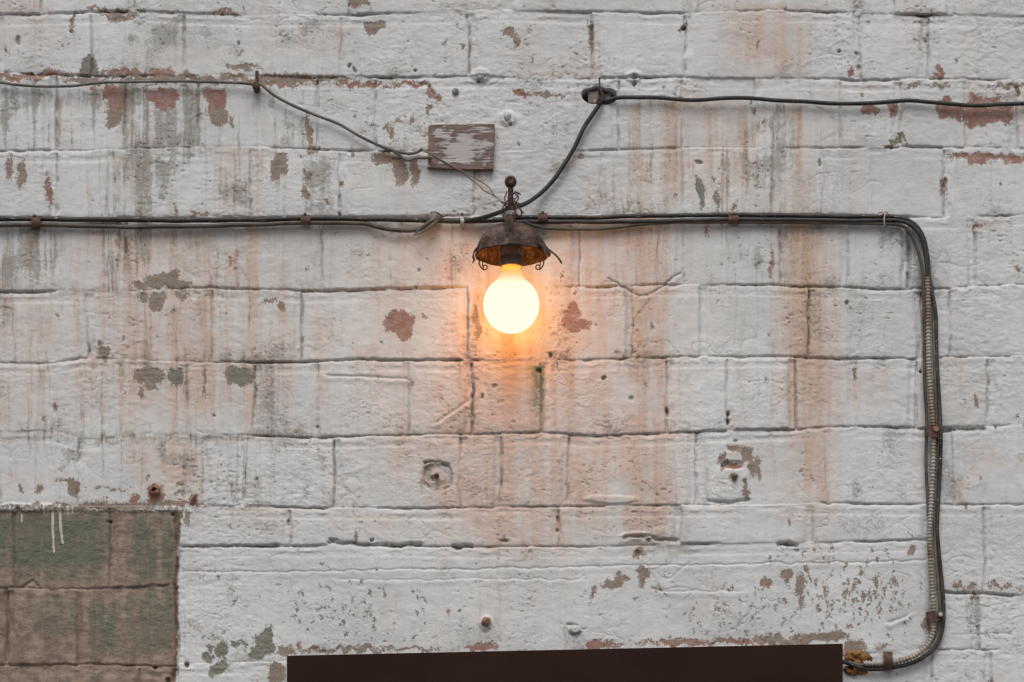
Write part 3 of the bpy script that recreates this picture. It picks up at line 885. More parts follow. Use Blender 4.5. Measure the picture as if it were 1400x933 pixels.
    def bump_(cx, cy, rx, ry, h, pw=2.0):
        c = (slice(np.searchsorted(ys, cy - ry * 2), np.searchsorted(ys, cy + ry * 2)), slice(np.searchsorted(xs, cx - rx * 2), np.searchsorted(xs, cx + rx * 2)))
        r = ((np.abs(X[c] + 4 * wobB[c] - cx) / rx) ** pw + (np.abs(Y[c] + 4 * wobB[c] - cy) / ry) ** pw) ** (1 / pw)
        H[c] += h * smooth01((1.15 - r) / .5)
    hole(820, 131, 22, 10, .040, 1.5, .9)
    for cx, cy, rx, ry, dp in [(809, 36, 4, 6, .008), (935, 38, 5, 5, .01), (912, 563, 3, 7, .014), (996, 566, 2.4, 5, .012), (996, 577, 2.4, 4, .012), (753, 486, 4, 4, .01), (738, 508, 5, 5, .008),
                               (826, 517, 5, 4, .007), (864, 545, 4, 5, .005), (1259, 508, 3, 3, .012), (478, 90, 4, 4, .006), (485, 96, 3, 4, .005), (568, 97, 3, 3, .006), (655, 112, 3, 3, .01), (697, 170, 3, 3, .01),
                               (866, 113, 4, 5, .010), (866, 104, 7, 4, .006), (394, 714, 2.5, 6, .01), (456, 738, 8, 3, .008), (510, 740, 4, 3, .009), (626, 750, 7, 3, .008), (690, 740, 8, 3, .006), (888, 739, 5, 4, .008), (872, 757, 5, 5, .004),
                               (1080, 745, 9, 2.5, .009), (1090, 753, 4, 4, .004), (256, 910, 5, 5, .014), (229, 930, 5, 5, .012), (212, 913, 4, 3, .010), (236, 703, 4, 3, .009), (150, 714, 5, 3, .006), (25, 697, 4, 4, .008),
                               (955, 222, 6, 4, .005), (763, 710, 3, 5, .006), (763, 726, 2.5, 4, .006), (1157, 413, 3, 4, .007), (573, 370, 3, 3, .004), (292, 568, 2.5, 2.5, .005), (658, 541, 2.5, 5, .008), (676, 528, 6, 4, .003),
                               (464, 275, 2.5, 12, .006), (464, 293, 3, 4, .006), (1147, 70, 3, 4, .006), (1172, 74, 3, 3, .006), (1174, 92, 4, 5, .004), (1120, 222, 3, 6, .006), (25, 55, 5, 8, .004), (98, 44, 3, 3, .006),
                               (327, 60, 3, 4, .005), (434, 584, 2.5, 2.5, .006), (351, 655, 2, 3, .006), (1265, 55, 3, 3, .006), (1393, 128, 3, 6, .01), (1292, 250, 3, 10, .006), (1005, 602, 4, 3, .006), (1018, 658, 4, 4, .006)]:
        hole(cx, cy, rx * .72, ry * .78, dp * .7, 1.3, .7, 2)
    # recess round the left bolt and the square plate round the right one
    hole(598, 651, 19, 18, .006, 1.8, .15, 4)
    bump_(598, 652, 12, 11, .0015)
    line([(580, 634), (597, 632), (614, 634)], 2.2, .004, .55)
    line([(580, 634), (578, 655), (590, 668), (605, 669), (616, 664), (617, 650)], 1.6, .003, .45)
    hole(594, 654, 4.5, 5, .005, 1.5, .25, 2)
    bump_(1000, 662, 24, 26, .0030, 5)
    hole(1001, 636, 15, 6, .006, 1.6, .1)
    hole(1003, 654, 6, 6, .004, 2, .3, 2)
    line([(968, 686), (1000, 688), (1024, 684)], 2.0, .004, .5)
    line([(968, 642), (967, 684)], 1.6, .002, .3)
    bump_(787, 862, 10, 6, .006)
    line([(777, 853), (790, 854), (800, 860)], 1.6, .003, .4)
    bump_(664, 852, 9, 12, .003)
    bump_(657, 103, 13, 9, .005)
    bump_(694, 162, 12, 11, .004)
    bump_(866, 104, 12, 8, .003)
    line([(1215, 852), (1240, 842)], 2, .002, .3, .002)
    bump_(870, 733, 26, 6, .003)
    bump_(836, 683, 40, 6, .0025)
    bump_(30, 694, 60, 6, .003)

    H = H.astype(f32)
    co = np.empty((ny * nx, 3), f32)
    co[:, 0] = ((X - 700) * PX).ravel()
    co[:, 1] = (-H).ravel()
    co[:, 2] = (ZC - (Y - 466.5) * PX).ravel()
    idx = np.arange(ny * nx, dtype=np.int32).reshape(ny, nx)
    quads = np.stack([idx[:-1, :-1], idx[1:, :-1], idx[1:, 1:], idx[:-1, 1:]], -1).reshape(-1, 4)
    # returns to the back and the back face
    loop = np.concatenate([idx[0, :-1], idx[:-1, -1], idx[-1, :0:-1], idx[:0:-1, 0]])
    back = co[loop].copy()
    back[:, 1] = 0.24
    nb0 = ny * nx
    bi = np.arange(len(loop), dtype=np.int32) + nb0
    skirt = np.stack([loop, np.roll(loop, -1), np.roll(bi, -1), bi], -1)
    corners = [int(bi[0]), int(bi[nx - 1]), int(bi[nx + ny - 2]), int(bi[2 * nx + ny - 3])]
    allq = np.concatenate([quads, skirt, np.array([corners], np.int32)]).astype(np.int32)
    co = np.concatenate([co, back])
    me = bpy.data.meshes.new('brick_wall')
    me.vertices.add(len(co))
    me.vertices.foreach_set('co', co.ravel())
    me.loops.add(allq.size)
    me.loops.foreach_set('vertex_index', allq.ravel())
    me.polygons.add(len(allq))
    me.polygons.foreach_set('loop_start', np.arange(0, allq.size, 4, dtype=np.int32))
    sm = np.ones(len(allq), bool)
    sm[len(quads):] = False
    me.polygons.foreach_set('use_smooth', sm)
    me.update()
    me.validate()
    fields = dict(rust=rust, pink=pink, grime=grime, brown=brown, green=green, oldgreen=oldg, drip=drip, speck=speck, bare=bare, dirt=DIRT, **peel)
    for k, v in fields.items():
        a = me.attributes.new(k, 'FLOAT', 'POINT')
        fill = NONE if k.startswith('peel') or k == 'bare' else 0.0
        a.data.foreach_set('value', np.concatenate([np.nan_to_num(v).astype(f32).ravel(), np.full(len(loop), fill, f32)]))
    me.materials.append(mat_wall())
    o = bpy.data.objects.new('brick_wall', me)
    COL.objects.link(o)
    return tag(o, 'whitewashed block wall with flaking paint, rust runs and one unpainted corner', 'wall')


build_wall()

# ------------------------------------------------------------------ shared materials
M_RUST = mat_rusty('rusted_iron', (0.035, 0.022, 0.018), (0.085, 0.048, 0.034), (0.2, 0.16, 0.14), 0.15)
M_SHADE = mat_rusty('rusted_enamel', (0.034, 0.020, 0.017), (0.078, 0.043, 0.034), (0.25, 0.19, 0.165), 0.7)
M_CLIP = mat_rusty('rusty_clip_steel', (0.06, 0.032, 0.024), (0.12, 0.062, 0.045), (0.30, 0.24, 0.21), 0.15, 2)
M_BLACK = mat_cable('black_sheath', (0.017, 0.016, 0.016), (0.04, 0.036, 0.033))
M_BLACKF = mat_cable('black_sheath_with_paint', (0.020, 0.017, 0.015), (0.055, 0.044, 0.036), 0.08)
M_BROWN = mat_cable('brown_sheath', (0.045, 0.035, 0.029), (0.105, 0.084, 0.068))
M_GREY = mat_cable('grey_sheath', (0.075, 0.068, 0.062), (0.17, 0.155, 0.14))
M_PALE = mat_cable('pale_flex', (0.14, 0.105, 0.08), (0.24, 0.19, 0.155))
M_TIE = mat_plain('tinned_wire', (0.42, 0.39, 0.36), (0.30, 0.24, 0.2), 200, 0.5)
M_DOOR = mat_plain('dark_brown_gloss', (0.024, 0.0108, 0.0080), (0.031, 0.0145, 0.0110), 5, 0.6, 0.0002, 0, 0.06)
M_PINKP = mat_plain('faded_red_plug', (0.32, 0.16, 0.13), (0.20, 0.09, 0.07), 120, 0.75)
M_PLUG = mat_plain('painted_over_plug', (0.48, 0.47, 0.45), (0.30, 0.29, 0.27), 130, 0.75, 0.001)
M_CER = mat_plain('dull_ceramic', (0.22, 0.175, 0.155), (0.14, 0.10, 0.085), 90, 0.6)

# ------------------------------------------------------------------ wall lamp
LO = 0.074                                      # lamp axis, distance off the wall
BX = P(699, 400, LO).x
BULB_Z_ABS = P(699, 417, LO).z
LROOT = Vector((BX, 0.0, P(699, 262, 0).z))
BULB_Z = BULB_Z_ABS - LROOT.z
lamp = thing('wall_lamp', LROOT, 'rusty dome wall lamp with a large lit globe bulb and scroll hooks', 'lamp')

R = 0.0452
bm = bmesh.new()
prof = []
for i in range(0, 29):
    a = -math.pi / 2 + 0.02 + (math.pi * 0.5 + 0.98) * i / 28
    prof.append((R * math.cos(a), R * math.sin(a)))
r0, h0 = prof[-1]
neck_top = P(699, 365, LO).z - BULB_Z_ABS
for i in range(1, 11):
    t = i / 10
    rr = r0 + (0.0158 - r0) * (1 - (1 - t) ** 2.2)
    prof.append((rr, h0 + (neck_top - h0) * t))
lathe(bm, prof, (BX, -LO, BULB_Z_ABS), seg=48)
bulb = obj('bulb', bm, mat_bulb(), lamp)
fl = bpy.data.lights.new('filament', 'POINT')
fl.energy = 0.84
fl.color = (1.0, 0.84, 0.10)
fl.shadow_soft_size = 0.022
fo = bpy.data.objects.new('filament', fl)
COL.objects.link(fo)
fo.parent = lamp
fo.location = (0, -LO, BULB_Z)
bulb['label'] = 'large lit opal globe bulb glowing warm white'

# socket
bm = bmesh.new()
zt = BULB_Z_ABS + neck_top
lathe(bm, [(0.0170, -0.001), (0.0180, 0.0), (0.0182, 0.012), (0.0172, 0.0135), (0.0172, 0.017), (0.0186, 0.019), (0.0190, 0.030), (0.0150, 0.034)], (BX, -LO, zt), seg=32)
obj('socket', bm, M_CER, lamp)

# dome shade
RIM_Z = P(699, 349, LO).z
SR, SH = 0.0575, 0.050
bm = bmesh.new()
prof = [(SR * 1.015, -0.0015), (SR * 1.03, 0.0), (SR * 1.015, 0.002)]
for i in range(1, 19):
    a = (math.pi / 2) * i / 19
    prof.append((SR * math.cos(a) ** 0.9, SH * math.sin(a)))
prof.append((0.006, SH))
inner = []
for (r, h) in prof[::-1][:-3]:
    inner.append((max(r - 0.0016, 0.004), h - 0.0016))
inner.append((SR * 0.985, -0.0012))


def wob(a, j):
    return 1 + 0.012 * math.sin(3 * a + 1) + 0.008 * math.sin(7 * a) - 0.03 * math.exp(-((a - 5.9) / 0.25) ** 2)


lathe(bm, prof + inner, (BX, -LO, RIM_Z), seg=72, closed_ends=False, wob=wob)
jitter(bm, 0.0012, 45)
shade = obj('lamp_shade', bm, M_SHADE, lamp)
shade['label'] = 'rusted half dome shade with a torn rim'


def rim_pt(deg, dr=0.0, dz=0.0):
    a = math.radians(deg)
    return Vector((BX + (SR + dr) * math.cos(a), -LO + (SR + dr) * math.sin(a), RIM_Z + dz))


# torn tabs at both ends of the rim (thick bent sheet)
def tab(deg, w, pts):
    bm = bmesh.new()
    a = math.radians(deg)
    o_, t_ = Vector((math.cos(a), math.sin(a), 0)), Vector((-math.sin(a), math.cos(a), 0))
    prev = None
    base = rim_pt(deg)
    for i, (dr, dz, ww) in enumerate(pts):
        p = base + o_ * dr + Vector((0, 0, dz))
        ring = [bm.verts.new(p + t_ * ww * w * s + o_ * e) for s, e in ((-1, 0), (1, 0), (1, 0.0024), (-1, 0.0024))]
        if prev:
            for k in range(4):
                bm.faces.new((prev[k], prev[(k + 1) % 4], ring[(k + 1) % 4], ring[k]))
        else:
            bm.faces.new(ring[::-1])
        prev = ring
    bm.faces.new(prev)
    jitter(bm, 0.001, 90, 3)
    obj('rim_tab', bm, M_RUST, shade)


tab(186, 0.006, [(-0.006, 0.012, 1), (0.001, 0.004, 1.1), (0.003, -0.004, .9), (0.001, -0.010, .8), (0.004, -0.0145, .5)])
tab(-30, 0.012, [(-0.010, 0.016, .8), (-0.002, 0.010, 1), (0.004, 0.002, 1), (0.008, -0.006, .8), (0.009, -0.012, .45)])
tab(-4, 0.007, [(-0.008, 0.014, 1), (0.004, 0.006, 1), (0.014, -0.003, .8), (0.020, -0.010, .55), (0.0225, -0.015, .35)])


def scroll(deg, flip):
    bm = bmesh.new()
    b = rim_pt(deg, -0.001, 0.001)
    t = Vector((1, 0, 0)) * flip
    pts = [b, b + Vector((0, 0, -0.008)) + t * 0.0006, b + Vector((0, 0, -0.0145)) + t * 0.003, b + Vector((0, 0, -0.0185)) + t * 0.0075]
    c = b + Vector((0, 0, -0.0145)) + t * 0.0095
    for i in range(1, 9):
        ang = math.radians(-95 + 42 * i)
        q = 0.0045 - 0.00028 * i
        pts.append(c + t * math.cos(ang) * q + Vector((0, 0, math.sin(ang) * q)))
    tube(bm, smooth_path(pts, 0.0012), 0.0011, 8)
    pts2 = [b + t * 0.007 + Vector((0, 0, 0.0)), b + t * 0.0062 + Vector((0, 0, -0.006)), b + t * 0.006 + Vector((0, 0, -0.0125))]
    tube(bm, smooth_path(pts2, 0.0012), 0.0009, 8)
    obj('scroll_hook', bm, M_RUST, lamp)


scroll(158, 1)
scroll(20, -1)

# stem, arm and knob
bm = bmesh.new()
top = P(699, 306, LO).z
kz_ = P(698, 249, LO).z
tube(bm, smooth_path([(BX, -LO, top - 0.004), (BX, -LO, top + 0.02), (BX - 0.0008, -LO, top + 0.035), (BX - 0.0012, -LO, kz_)], 0.004), 0.0048, 12, lambda i, n: 0.0056 - 0.0016 * i / n)
lathe(bm, [(0.0065, 0), (0.0072, 0.004), (0.0072, 0.012), (0.006, 0.015)], (BX, -LO, top + 0.012), seg=16)
obj('stem', bm, M_RUST, lamp)
bm = bmesh.new()
tube(bm, [Vector((BX - 0.001, 0.03, kz_)), Vector((BX - 0.001, -0.03, kz_)), Vector((BX - 0.001, -LO, kz_))], 0.0045, 14)
lathe(bm, [(0.002, -0.010), (0.0068, -0.0085), (0.0094, -0.004), (0.0098, 0.0), (0.0090, 0.005), (0.0060, 0.0085), (0.0046, 0.0090), (0.0042, 0.0078), (0.001, 0.0074)], (BX - 0.001, -LO, kz_), axis='Y', seg=28)
obj('arm', bm, M_RUST, lamp)

# bracket plate, pale collar, loose wires
bm = bmesh.new()
a, b = P(690, 316, .127), P(702, 295, .127)
box(bm, (a.x, -.127, a.z), (b.x, -.099, b.z), 0.0012)
a, b = P(692, 327, .131), P(696, 315, .131)
box(bm, (a.x, -.131, a.z), (b.x, -.110, b.z + .002), 0.001)
a, b = P(699, 324, .130), P(703, 315, .130)
box(bm, (a.x, -.130, a.z), (b.x, -.110, b.z + .002), 0.001)
a, b = P(692, 300, .11), P(702, 296, .11)
box(bm, (a.x, -.110, a.z), (b.x, -.074, b.z), 0.001)
obj('bracket', bm, M_RUST, lamp)
bm = bmesh.new()
lathe(bm, [(0.0098, 0), (0.0104, 0.001), (0.0104, 0.0055), (0.0098, 0.0065)], (BX, -LO, P(699, 296, LO).z), seg=24)
obj('collar', bm, M_PLUG, lamp)


def wires(name, parts, mat, r, parent, step=.003):
    bm = bmesh.new()
    for pts in parts:
        tube(bm, smooth_path(pts, step), r, 7)
    return obj(name, bm, mat, parent)


for w_ in [
    [P(686, 276, .085), P(694, 279, .092), P(702, 276, .092), P(711, 279, .085)],
    [P(689, 300, .09), P(686, 288, .088), P(693, 276, .088), P(699, 268, .086), P(706, 263, .08), P(712, 267, .076)],
    [P(698, 296, .094), P(706, 286, .092), P(703, 274, .09)],
    [P(693, 262, .08), P(690, 272, .086), P(692, 282, .088), P(689, 294, .088), P(690, 300, .09)],
    [P(702, 264, .08), P(709, 270, .084), P(706, 278, .086), P(713, 290, .084), P(711, 296, .08), P(704, 292, .088)],
    [P(690, 285, .088), P(700, 279, .09), P(709, 284, .084), P(716, 292, .07)],
    [P(694, 270, .086), P(704, 272, .088), P(708, 266, .08), P(704, 262, .076)],
    [P(692, 322, .106), P(690, 330, .118), P(696, 326, .122), P(694, 318, .11)],
    [P(700, 318, .11), P(698, 327, .122), P(705, 325, .122)],
]:
    wires('binding_wire', [w_], M_RUST, 0.0011, lamp)

# ------------------------------------------------------------------ cables


def cable(name, pts, off, r, mat, label, step=0.006, seg=10, flat=1.0):
    bm = bmesh.new()
    path = smooth_path([P(p[0], p[1], p[2] if len(p) > 2 else off) for p in pts], step)
    from mathutils import noise as mn
    for i, p in enumerate(path):                 # slight sag and kinks
        w = mn.noise(Vector((p.x * 22, p.z * 22, r * 900)))
        p.z += w * 0.0009
    tube(bm, path, r, seg)
    o = obj(name, bm, mat)
    tag(o, label, 'cable')
    return o


cable('power_cable', [(-1500, 118), (-1200, 110), (-900, 117), (-600, 111), (-300, 116), (-140, 111), (-40, 112), (0, 113), (22, 116), (60, 118), (95, 118), (130, 114), (175, 112), (260, 111.5), (320, 113), (351, 116, .010), (358, 117), (375, 131), (400, 144), (430, 157), (462, 169), (495, 188), (525, 202),
                      (545, 208), (562, 210), (574, 206), (577, 203, .012)], .009, 0.0024, M_GREY, 'thin grey cable sagging from the iron wall peg toward the wooden board')
cable('cable_tail', [(526, 202), (540, 208), (552, 217), (560, 219, .012), (567, 216, .013), (590, 216, .012)], .009, 0.0024, M_GREY, 'short grey cable end running into the left edge of the wooden board')
tw = thing('twisted_flex', P(577, 204, .0), 'thin pale twisted wire crossing the wooden board down to the lamp stem', 'wire')
pa = [(577, 203, .016), (583, 208, .022), (600, 217, .0265), (617, 227, .0265), (634, 238, .022), (650, 250, .022), (664, 262, .03), (676, 268, .05), (686, 277, .07), (694, 284, .08)]
pb_ = [(578, 204, .014), (600, 218.5, .025), (617, 228.5, .025), (632, 234, .024), (648, 243, .024), (660, 250, .026), (668, 256, .035), (676, 267, .05), (688, 279, .068), (694, 283, .082)]
for pts in (pa, pb_):
    bm = bmesh.new()
    tube(bm, smooth_path([P(*p) for p in pts], .004), 0.00105, 8)
    obj('strand', bm, M_PALE, tw)

cable('drop_cable', [(2900, 140), (2550, 147), (2250, 139), (1950, 146), (1700, 139), (1540, 143), (1440, 140), (1400, 141.5), (1370, 143), (1338, 144.5), (1310, 143), (1270, 140), (1237, 138), (1200, 141), (1150, 142), (1110, 140), (1060, 137), (1010, 134), (960, 136.5), (925, 136), (890, 133.5), (850, 133.5), (838, 136, .006), (826, 139, .002), (816, 137, -.012)],
      .009, 0.0033, M_BLACK, 'black cable running from the hole in the wall to the right picture edge')
cable('lamp_cable', [(824, 126, -.012), (823, 136, .004), (818, 145, .010), (808, 160), (799, 173), (791, 190), (783, 206), (770, 227), (757, 246), (742, 262), (728, 273, .02), (716, 280, .045), (703, 284, .062), (690, 288, .06), (676, 293, .04), (655, 299, .02), (632, 303), (612, 303), (596, 302)],
      .010, 0.0036, M_BLACK, 'black cable curving down from the wall hole and past the lamp stem')
cable('upper_left_cable', [(-1500, 302), (-1150, 298), (-800, 302), (-450, 298), (-200, 301), (-40, 299.5), (0, 300), (60, 299.5), (150, 300.5), (250, 301.5), (330, 300.5), (420, 299), (500, 300), (560, 301), (600, 301.5), (650, 302), (705, 300)], .009, 0.0042, M_BLACKF, 'paint flecked black cable, upper one of the bundle left of the lamp')
cable('lower_left_cable', [(-1500, 310), (-1150, 306), (-800, 311), (-450, 306), (-200, 310), (-40, 308), (0, 308.5), (50, 307.5), (110, 309), (180, 310.5), (250, 310), (320, 308), (380, 306), (430, 305), (480, 305.5), (500, 306), (515, 310.5), (535, 314.5), (558, 315.5), (575, 313), (588, 306)], .011, 0.0035, M_BROWN, 'brown cable, lower one of the bundle left of the lamp, ending in a droop')
cable('upper_right_cable', [(700, 298), (740, 297.5), (800, 297.5), (850, 296), (900, 295), (960, 294.5), (1040, 294.5), (1120, 295.5), (1190, 296.5), (1222, 297), (1240, 301), (1254, 311), (1263, 327), (1268, 350), (1270, 375), (1274, 400), (1279, 430), (1280, 470), (1281.5, 510), (1284, 550), (1286, 590, .016), (1285.5, 630), (1283, 680), (1281, 720), (1284, 760), (1288, 800), (1290, 835), (1288, 862), (1279, 884), (1262, 899), (1240, 909), (1210, 914), (1185, 915), (1168, 911), (1156, 906), (1140, 903, .01)],
      .009, 0.0036, M_BLACKF, 'long black cable, outer one at the right corner, running down beside the ribbed conduit')
cable('middle_right_cable', [(700, 304), (760, 303.5), (830, 303.5), (900, 302.5), (970, 301), (1050, 300.5), (1130, 301.5), (1200, 302), (1230, 302.5), (1247, 309), (1258, 322), (1264, 340), (1267, 362), (1268.5, 384, .010)], .0115, 0.0034, M_BLACK, 'black cable in the middle of the bundle right of the lamp, entering the ribbed conduit')
cable('drooping_cable', [(716, 304, .02), (735, 310, .014), (770, 313.5), (810, 314), (845, 311), (880, 307), (915, 304.5), (960, 304.5), (1010, 304), (1080, 304.5), (1150, 305), (1205, 306), (1232, 309), (1243, 318), (1252, 335), (1259, 358), (1262.5, 390), (1263.5, 450), (1264, 520), (1267, 575), (1266, 620), (1267, 660), (1270, 705), (1270.5, 760)], .010, 0.0027, M_BROWN, 'thin brown cable drooping right of the lamp, then following the ribbed conduit on its left')
cable('inner_cable', [(1275, 395, .008), (1277, 470), (1279, 540), (1281, 590), (1280, 640), (1277, 700), (1280, 770), (1284, 820), (1284, 850), (1276, 874), (1262, 890), (1238, 903), (1205, 909.5), (1175, 909), (1160, 905, .006)], .0085, 0.0023, M_GREY, 'grey cable squeezed between the ribbed conduit and the long black cable')

# ribbed conduit
cp = smooth_path([P(*p, .013) for p in [(1268, 380), (1269, 420), (1269.5, 480), (1271, 520), (1274, 560), (1276.5, 592), (1275.5, 640), (1273, 690), (1271, 730), (1272.5, 770), (1275, 810), (1276.5, 842), (1275, 866), (1268, 882), (1255, 894), (1238, 902), (1215, 906.5), (1195, 907.5), (1180, 907)]], 0.00138)
bm = bmesh.new()
tube(bm, cp, 0.005, 12, lambda i, n: 0.0050 if i % 4 in (0, 1) else 0.0034)
tag(obj('ribbed_conduit', bm, mat_conduit()), 'pale ribbed metal conduit with rust stains running down the right side of the wall', 'conduit')

# ------------------------------------------------------------------ clips and ties
CG = 'small fixings that hold the cables'


def saddle(px, py, w, h, label, mat=M_CLIP, depth=.018, screw=None, name='cable_clip', rot=0):
    t = thing(name, P(px, py, 0), label, 'clip', CG)
    bm = bmesh.new()
    # strap arched over the cables: profile across the bundle (vertical), extruded along it
    n = 9
    prof = []
    for i in range(n + 1):
        a = math.pi * i / n
        prof.append((-math.cos(a) * h / 2, max(0.002, depth * (math.sin(a) ** 0.55))))
    vs = []
    for s in (-1, 1):
        vs.append([(bm.verts.new(P(px + (s * w / 2 if rot == 0 else v), py + (v if rot == 0 else s * w / 2), d)),
                    bm.verts.new(P(px + (s * w / 2 if rot == 0 else v * .86), py + (v * .86 if rot == 0 else s * w / 2), max(0.0005, d - .0018)))) for v, d in prof])
    A, B = vs
    for i in range(n):
        bm.faces.new((A[i][0], A[i + 1][0], B[i + 1][0], B[i][0]))
        bm.faces.new((A[i][1], B[i][1], B[i + 1][1], A[i + 1][1]))
        bm.faces.new((A[i][0], A[i][1], A[i + 1][1], A[i + 1][0]))
        bm.faces.new((B[i][0], B[i + 1][0], B[i + 1][1], B[i][1]))
    for k in (0, n):
        bm.faces.new((A[k][0], B[k][0], B[k][1], A[k][1]))
    jitter(bm, .0011, 120, px)
    obj('strap', bm, mat, t)
    bm = bmesh.new()
    sx, sy, sr, sm_ = screw if screw else (px, py - h * .32, .0026, M_CLIP)
    lathe(bm, [(sr, 0), (sr, depth * .75 if screw is None else depth + .001), (sr * .8, (depth * .75 if screw is None else depth + .001) + .0012), (.0004, (depth * .75 if screw is None else depth + .001) + .0013)], P(sx, sy, 0), axis='Y', seg=14)
    obj('screw', bm, sm_, t)
    return t


saddle(49, 304, 12, 17, 'rusty strap clip near the left picture edge on the two-cable bundle')
saddle(418, 301, 12, 14, 'rusty strap clip on the left bundle below the taupe patch beside the peg cable')
saddle(632, 302, 5, 16, 'narrow white painted clip on the cables just left of the lamp', M_PLUG)
saddle(742, 299, 12, 15, 'dark strap clip on the cables just right of the lamp')
saddle(1003, 300, 14, 13, 'dark strap clip on the right bundle between the two orange rust runs')
saddle(1276, 591, 13, 24, 'rusty square clip with a red screw on the vertical conduit', screw=(1277, 591, .0048, M_PINKP), rot=1, depth=.022)
saddle(1277, 843, 13, 22, 'rusty clip with a pale pink nail low on the vertical conduit', screw=(1283, 843, .0036, M_PLUG), rot=1, depth=.021)
saddle(1214, 903, 13, 24, 'brown strap clip on the bent conduit end beside the door frame', depth=.022)

t = thing('wire_tie', P(1209, 300, 0), 'thin tinned wire loop tied round the bundle near the right corner', 'wire tie')
wires('loop', [[P(1200, 293, .006), P(1205, 290, .010), P(1210, 292, .016), P(1209, 298, .020), P(1209, 308, .020), P(1208.5, 309, .012)], [P(1212, 296, .010), P(1214, 292, .012), P(1210, 290, .014), P(1205, 292, .014)]], M_TIE, .0011, t)

# frayed tape ends left of the lamp
t = thing('tape_knot', P(588, 302, 0), 'frayed grey tape knot hanging on the cables left of the lamp', 'tape')
bm = bmesh.new()
tube(bm, smooth_path([P(596, 298, .018), P(586, 304, .022), P(575, 313, .022), P(566, 321, .020)], .003), .002, 8, lambda i, n: .0026 * (1 - i / n) ** .5 + .0004)
tube(bm, smooth_path([P(598, 301, .017), P(590, 309, .021), P(578, 317, .023), P(565, 322, .022)], .003), .002, 8, lambda i, n: .0030 * (1 - i / n) ** .5 + .0004)
obj('loose_end', bm, M_GREY, t)
bm = bmesh.new()
bmesh.ops.create_icosphere(bm, subdivisions=3, radius=.0115, matrix=Matrix.Translation(P(593, 298, .012)) @ Matrix.Diagonal((1.25, .8, .75, 1)))
jitter(bm, .004, 130, 5)
obj('wrap', bm, M_GREY, t)
wires('whisker', [[P(588, 292, .016), P(596, 290, .018), P(606, 296, .016), P(612, 294, .012)]], M_BLACK, .0009, t)

# ------------------------------------------------------------------ peg
t = thing('wall_peg', P(351, 128, 0), 'dark iron peg standing on a stub at the joint, holding the thin grey cable', 'peg')
bm = bmesh.new()
a, b = P(349, 120, .016), P(353.5, 97, .016)
box(bm, (a.x, -.018, a.z), (b.x, -.011, b.z), .0012)
obj('shank', bm, M_RUST, t)
bm = bmesh.new()
lathe(bm, [(.0055, -.03), (.0058, .012), (.0062, .020), (.0050, .0225), (.001, .023)], P(351.5, 123, 0), axis='Y', seg=18)
obj('stub', bm, M_RUST, t)

# ------------------------------------------------------------------ board
bm = bmesh.new()
pts = [(586, 171), (600, 170.5), (640, 170), (676.5, 169.5), (676.5, 190), (675, 215), (674, 231.5), (640, 231.2), (600, 230), (585, 229.5), (585.3, 205)]
slab(bm, pts, -.003, .010, .0008)
bmesh.ops.triangulate(bm, faces=[f for f in bm.faces if len(f.verts) > 4])
bmesh.ops.subdivide_edges(bm, edges=bm.edges, cuts=5, use_grid_fill=True)
jitter(bm, .0005, 80, 2)
board = obj('wooden_board', bm, mat_wood(), smooth=False)
me = board.data
wa = me.attributes.new('worn', 'FLOAT', 'POINT')
cx, cz = board.location.x, board.location.z
ctr = [(P(632, 208, .010), .034, .024, 1.0), (P(612, 188, .010), .018, .010, .8), (P(664, 196, .010), .012, .014, .8), (P(666, 215, .010), .010, .012, .7), (P(634, 188, .010), .02, .008, .9), (P(600, 184, .010), .014, .010, .75), (P(655, 205, .010), .02, .02, .75), (P(610, 222, .010), .016, .008, .7), (P(664, 222, .010), .008, .008, .6), (P(662, 176, .010), .01, .006, .55)]
for i, v in enumerate(me.vertices):
    w = v.co + board.location
    s = 0
    for c, rx, rz, amp in ctr:
        s = max(s, amp * max(0, 1 - ((w.x - c.x) / rx) ** 2 - ((w.z - c.z) / rz) ** 2) ** .5)
    wa.data[i].value = s
tag(board, 'small worn wooden board with flaking white paint fixed left above the lamp', 'board')

# ------------------------------------------------------------------ anchor in the hole
t = thing('hole_anchor', P(820, 138, 0), 'old block and upright nail jammed in the dark hole where the cables meet', 'anchor')
bm = bmesh.new()
slab(bm, [(804, 125), (819, 124), (819, 140), (812, 142), (804, 141)], -.045, -.006, .001)
slab(bm, [(823, 127), (834, 129), (836, 138), (823, 140)], -.045, -.010, .001)
jitter(bm, .001, 90, 1)
obj('block', bm, M_CER, t)
bm = bmesh.new()
lathe(bm, [(.0030, 0), (.0032, .002), (.0020, .004), (.0004, .0045)], P(813.5, 136.5, .004) + Vector((0, .010, 0)), axis='Y', seg=12)
obj('rivet', bm, M_PLUG, t)
bm = bmesh.new()
tube(bm, smooth_path([P(822, 134, -.006), P(821, 124, .004), P(820, 116, .010), P(819.5, 108, .013)], .003), .0013, 8)
lathe(bm, [(.0008, -.001), (.0024, 0), (.0024, .0014), (.0008, .0018)], P(819.5, 108, .013), seg=10)
obj('nail', bm, M_PALE, t)
wires('tie', [[P(820, 122, .012), P(824, 128, .014), P(823, 137, .016), P(818, 142, .014)], [P(818, 124, .010), P(819, 132, .012), P(824, 138, .015)]], M_RUST, .0012, t)

# ------------------------------------------------------------------ bolts, plugs and stubs
BG = 'old fixings left in the wall'


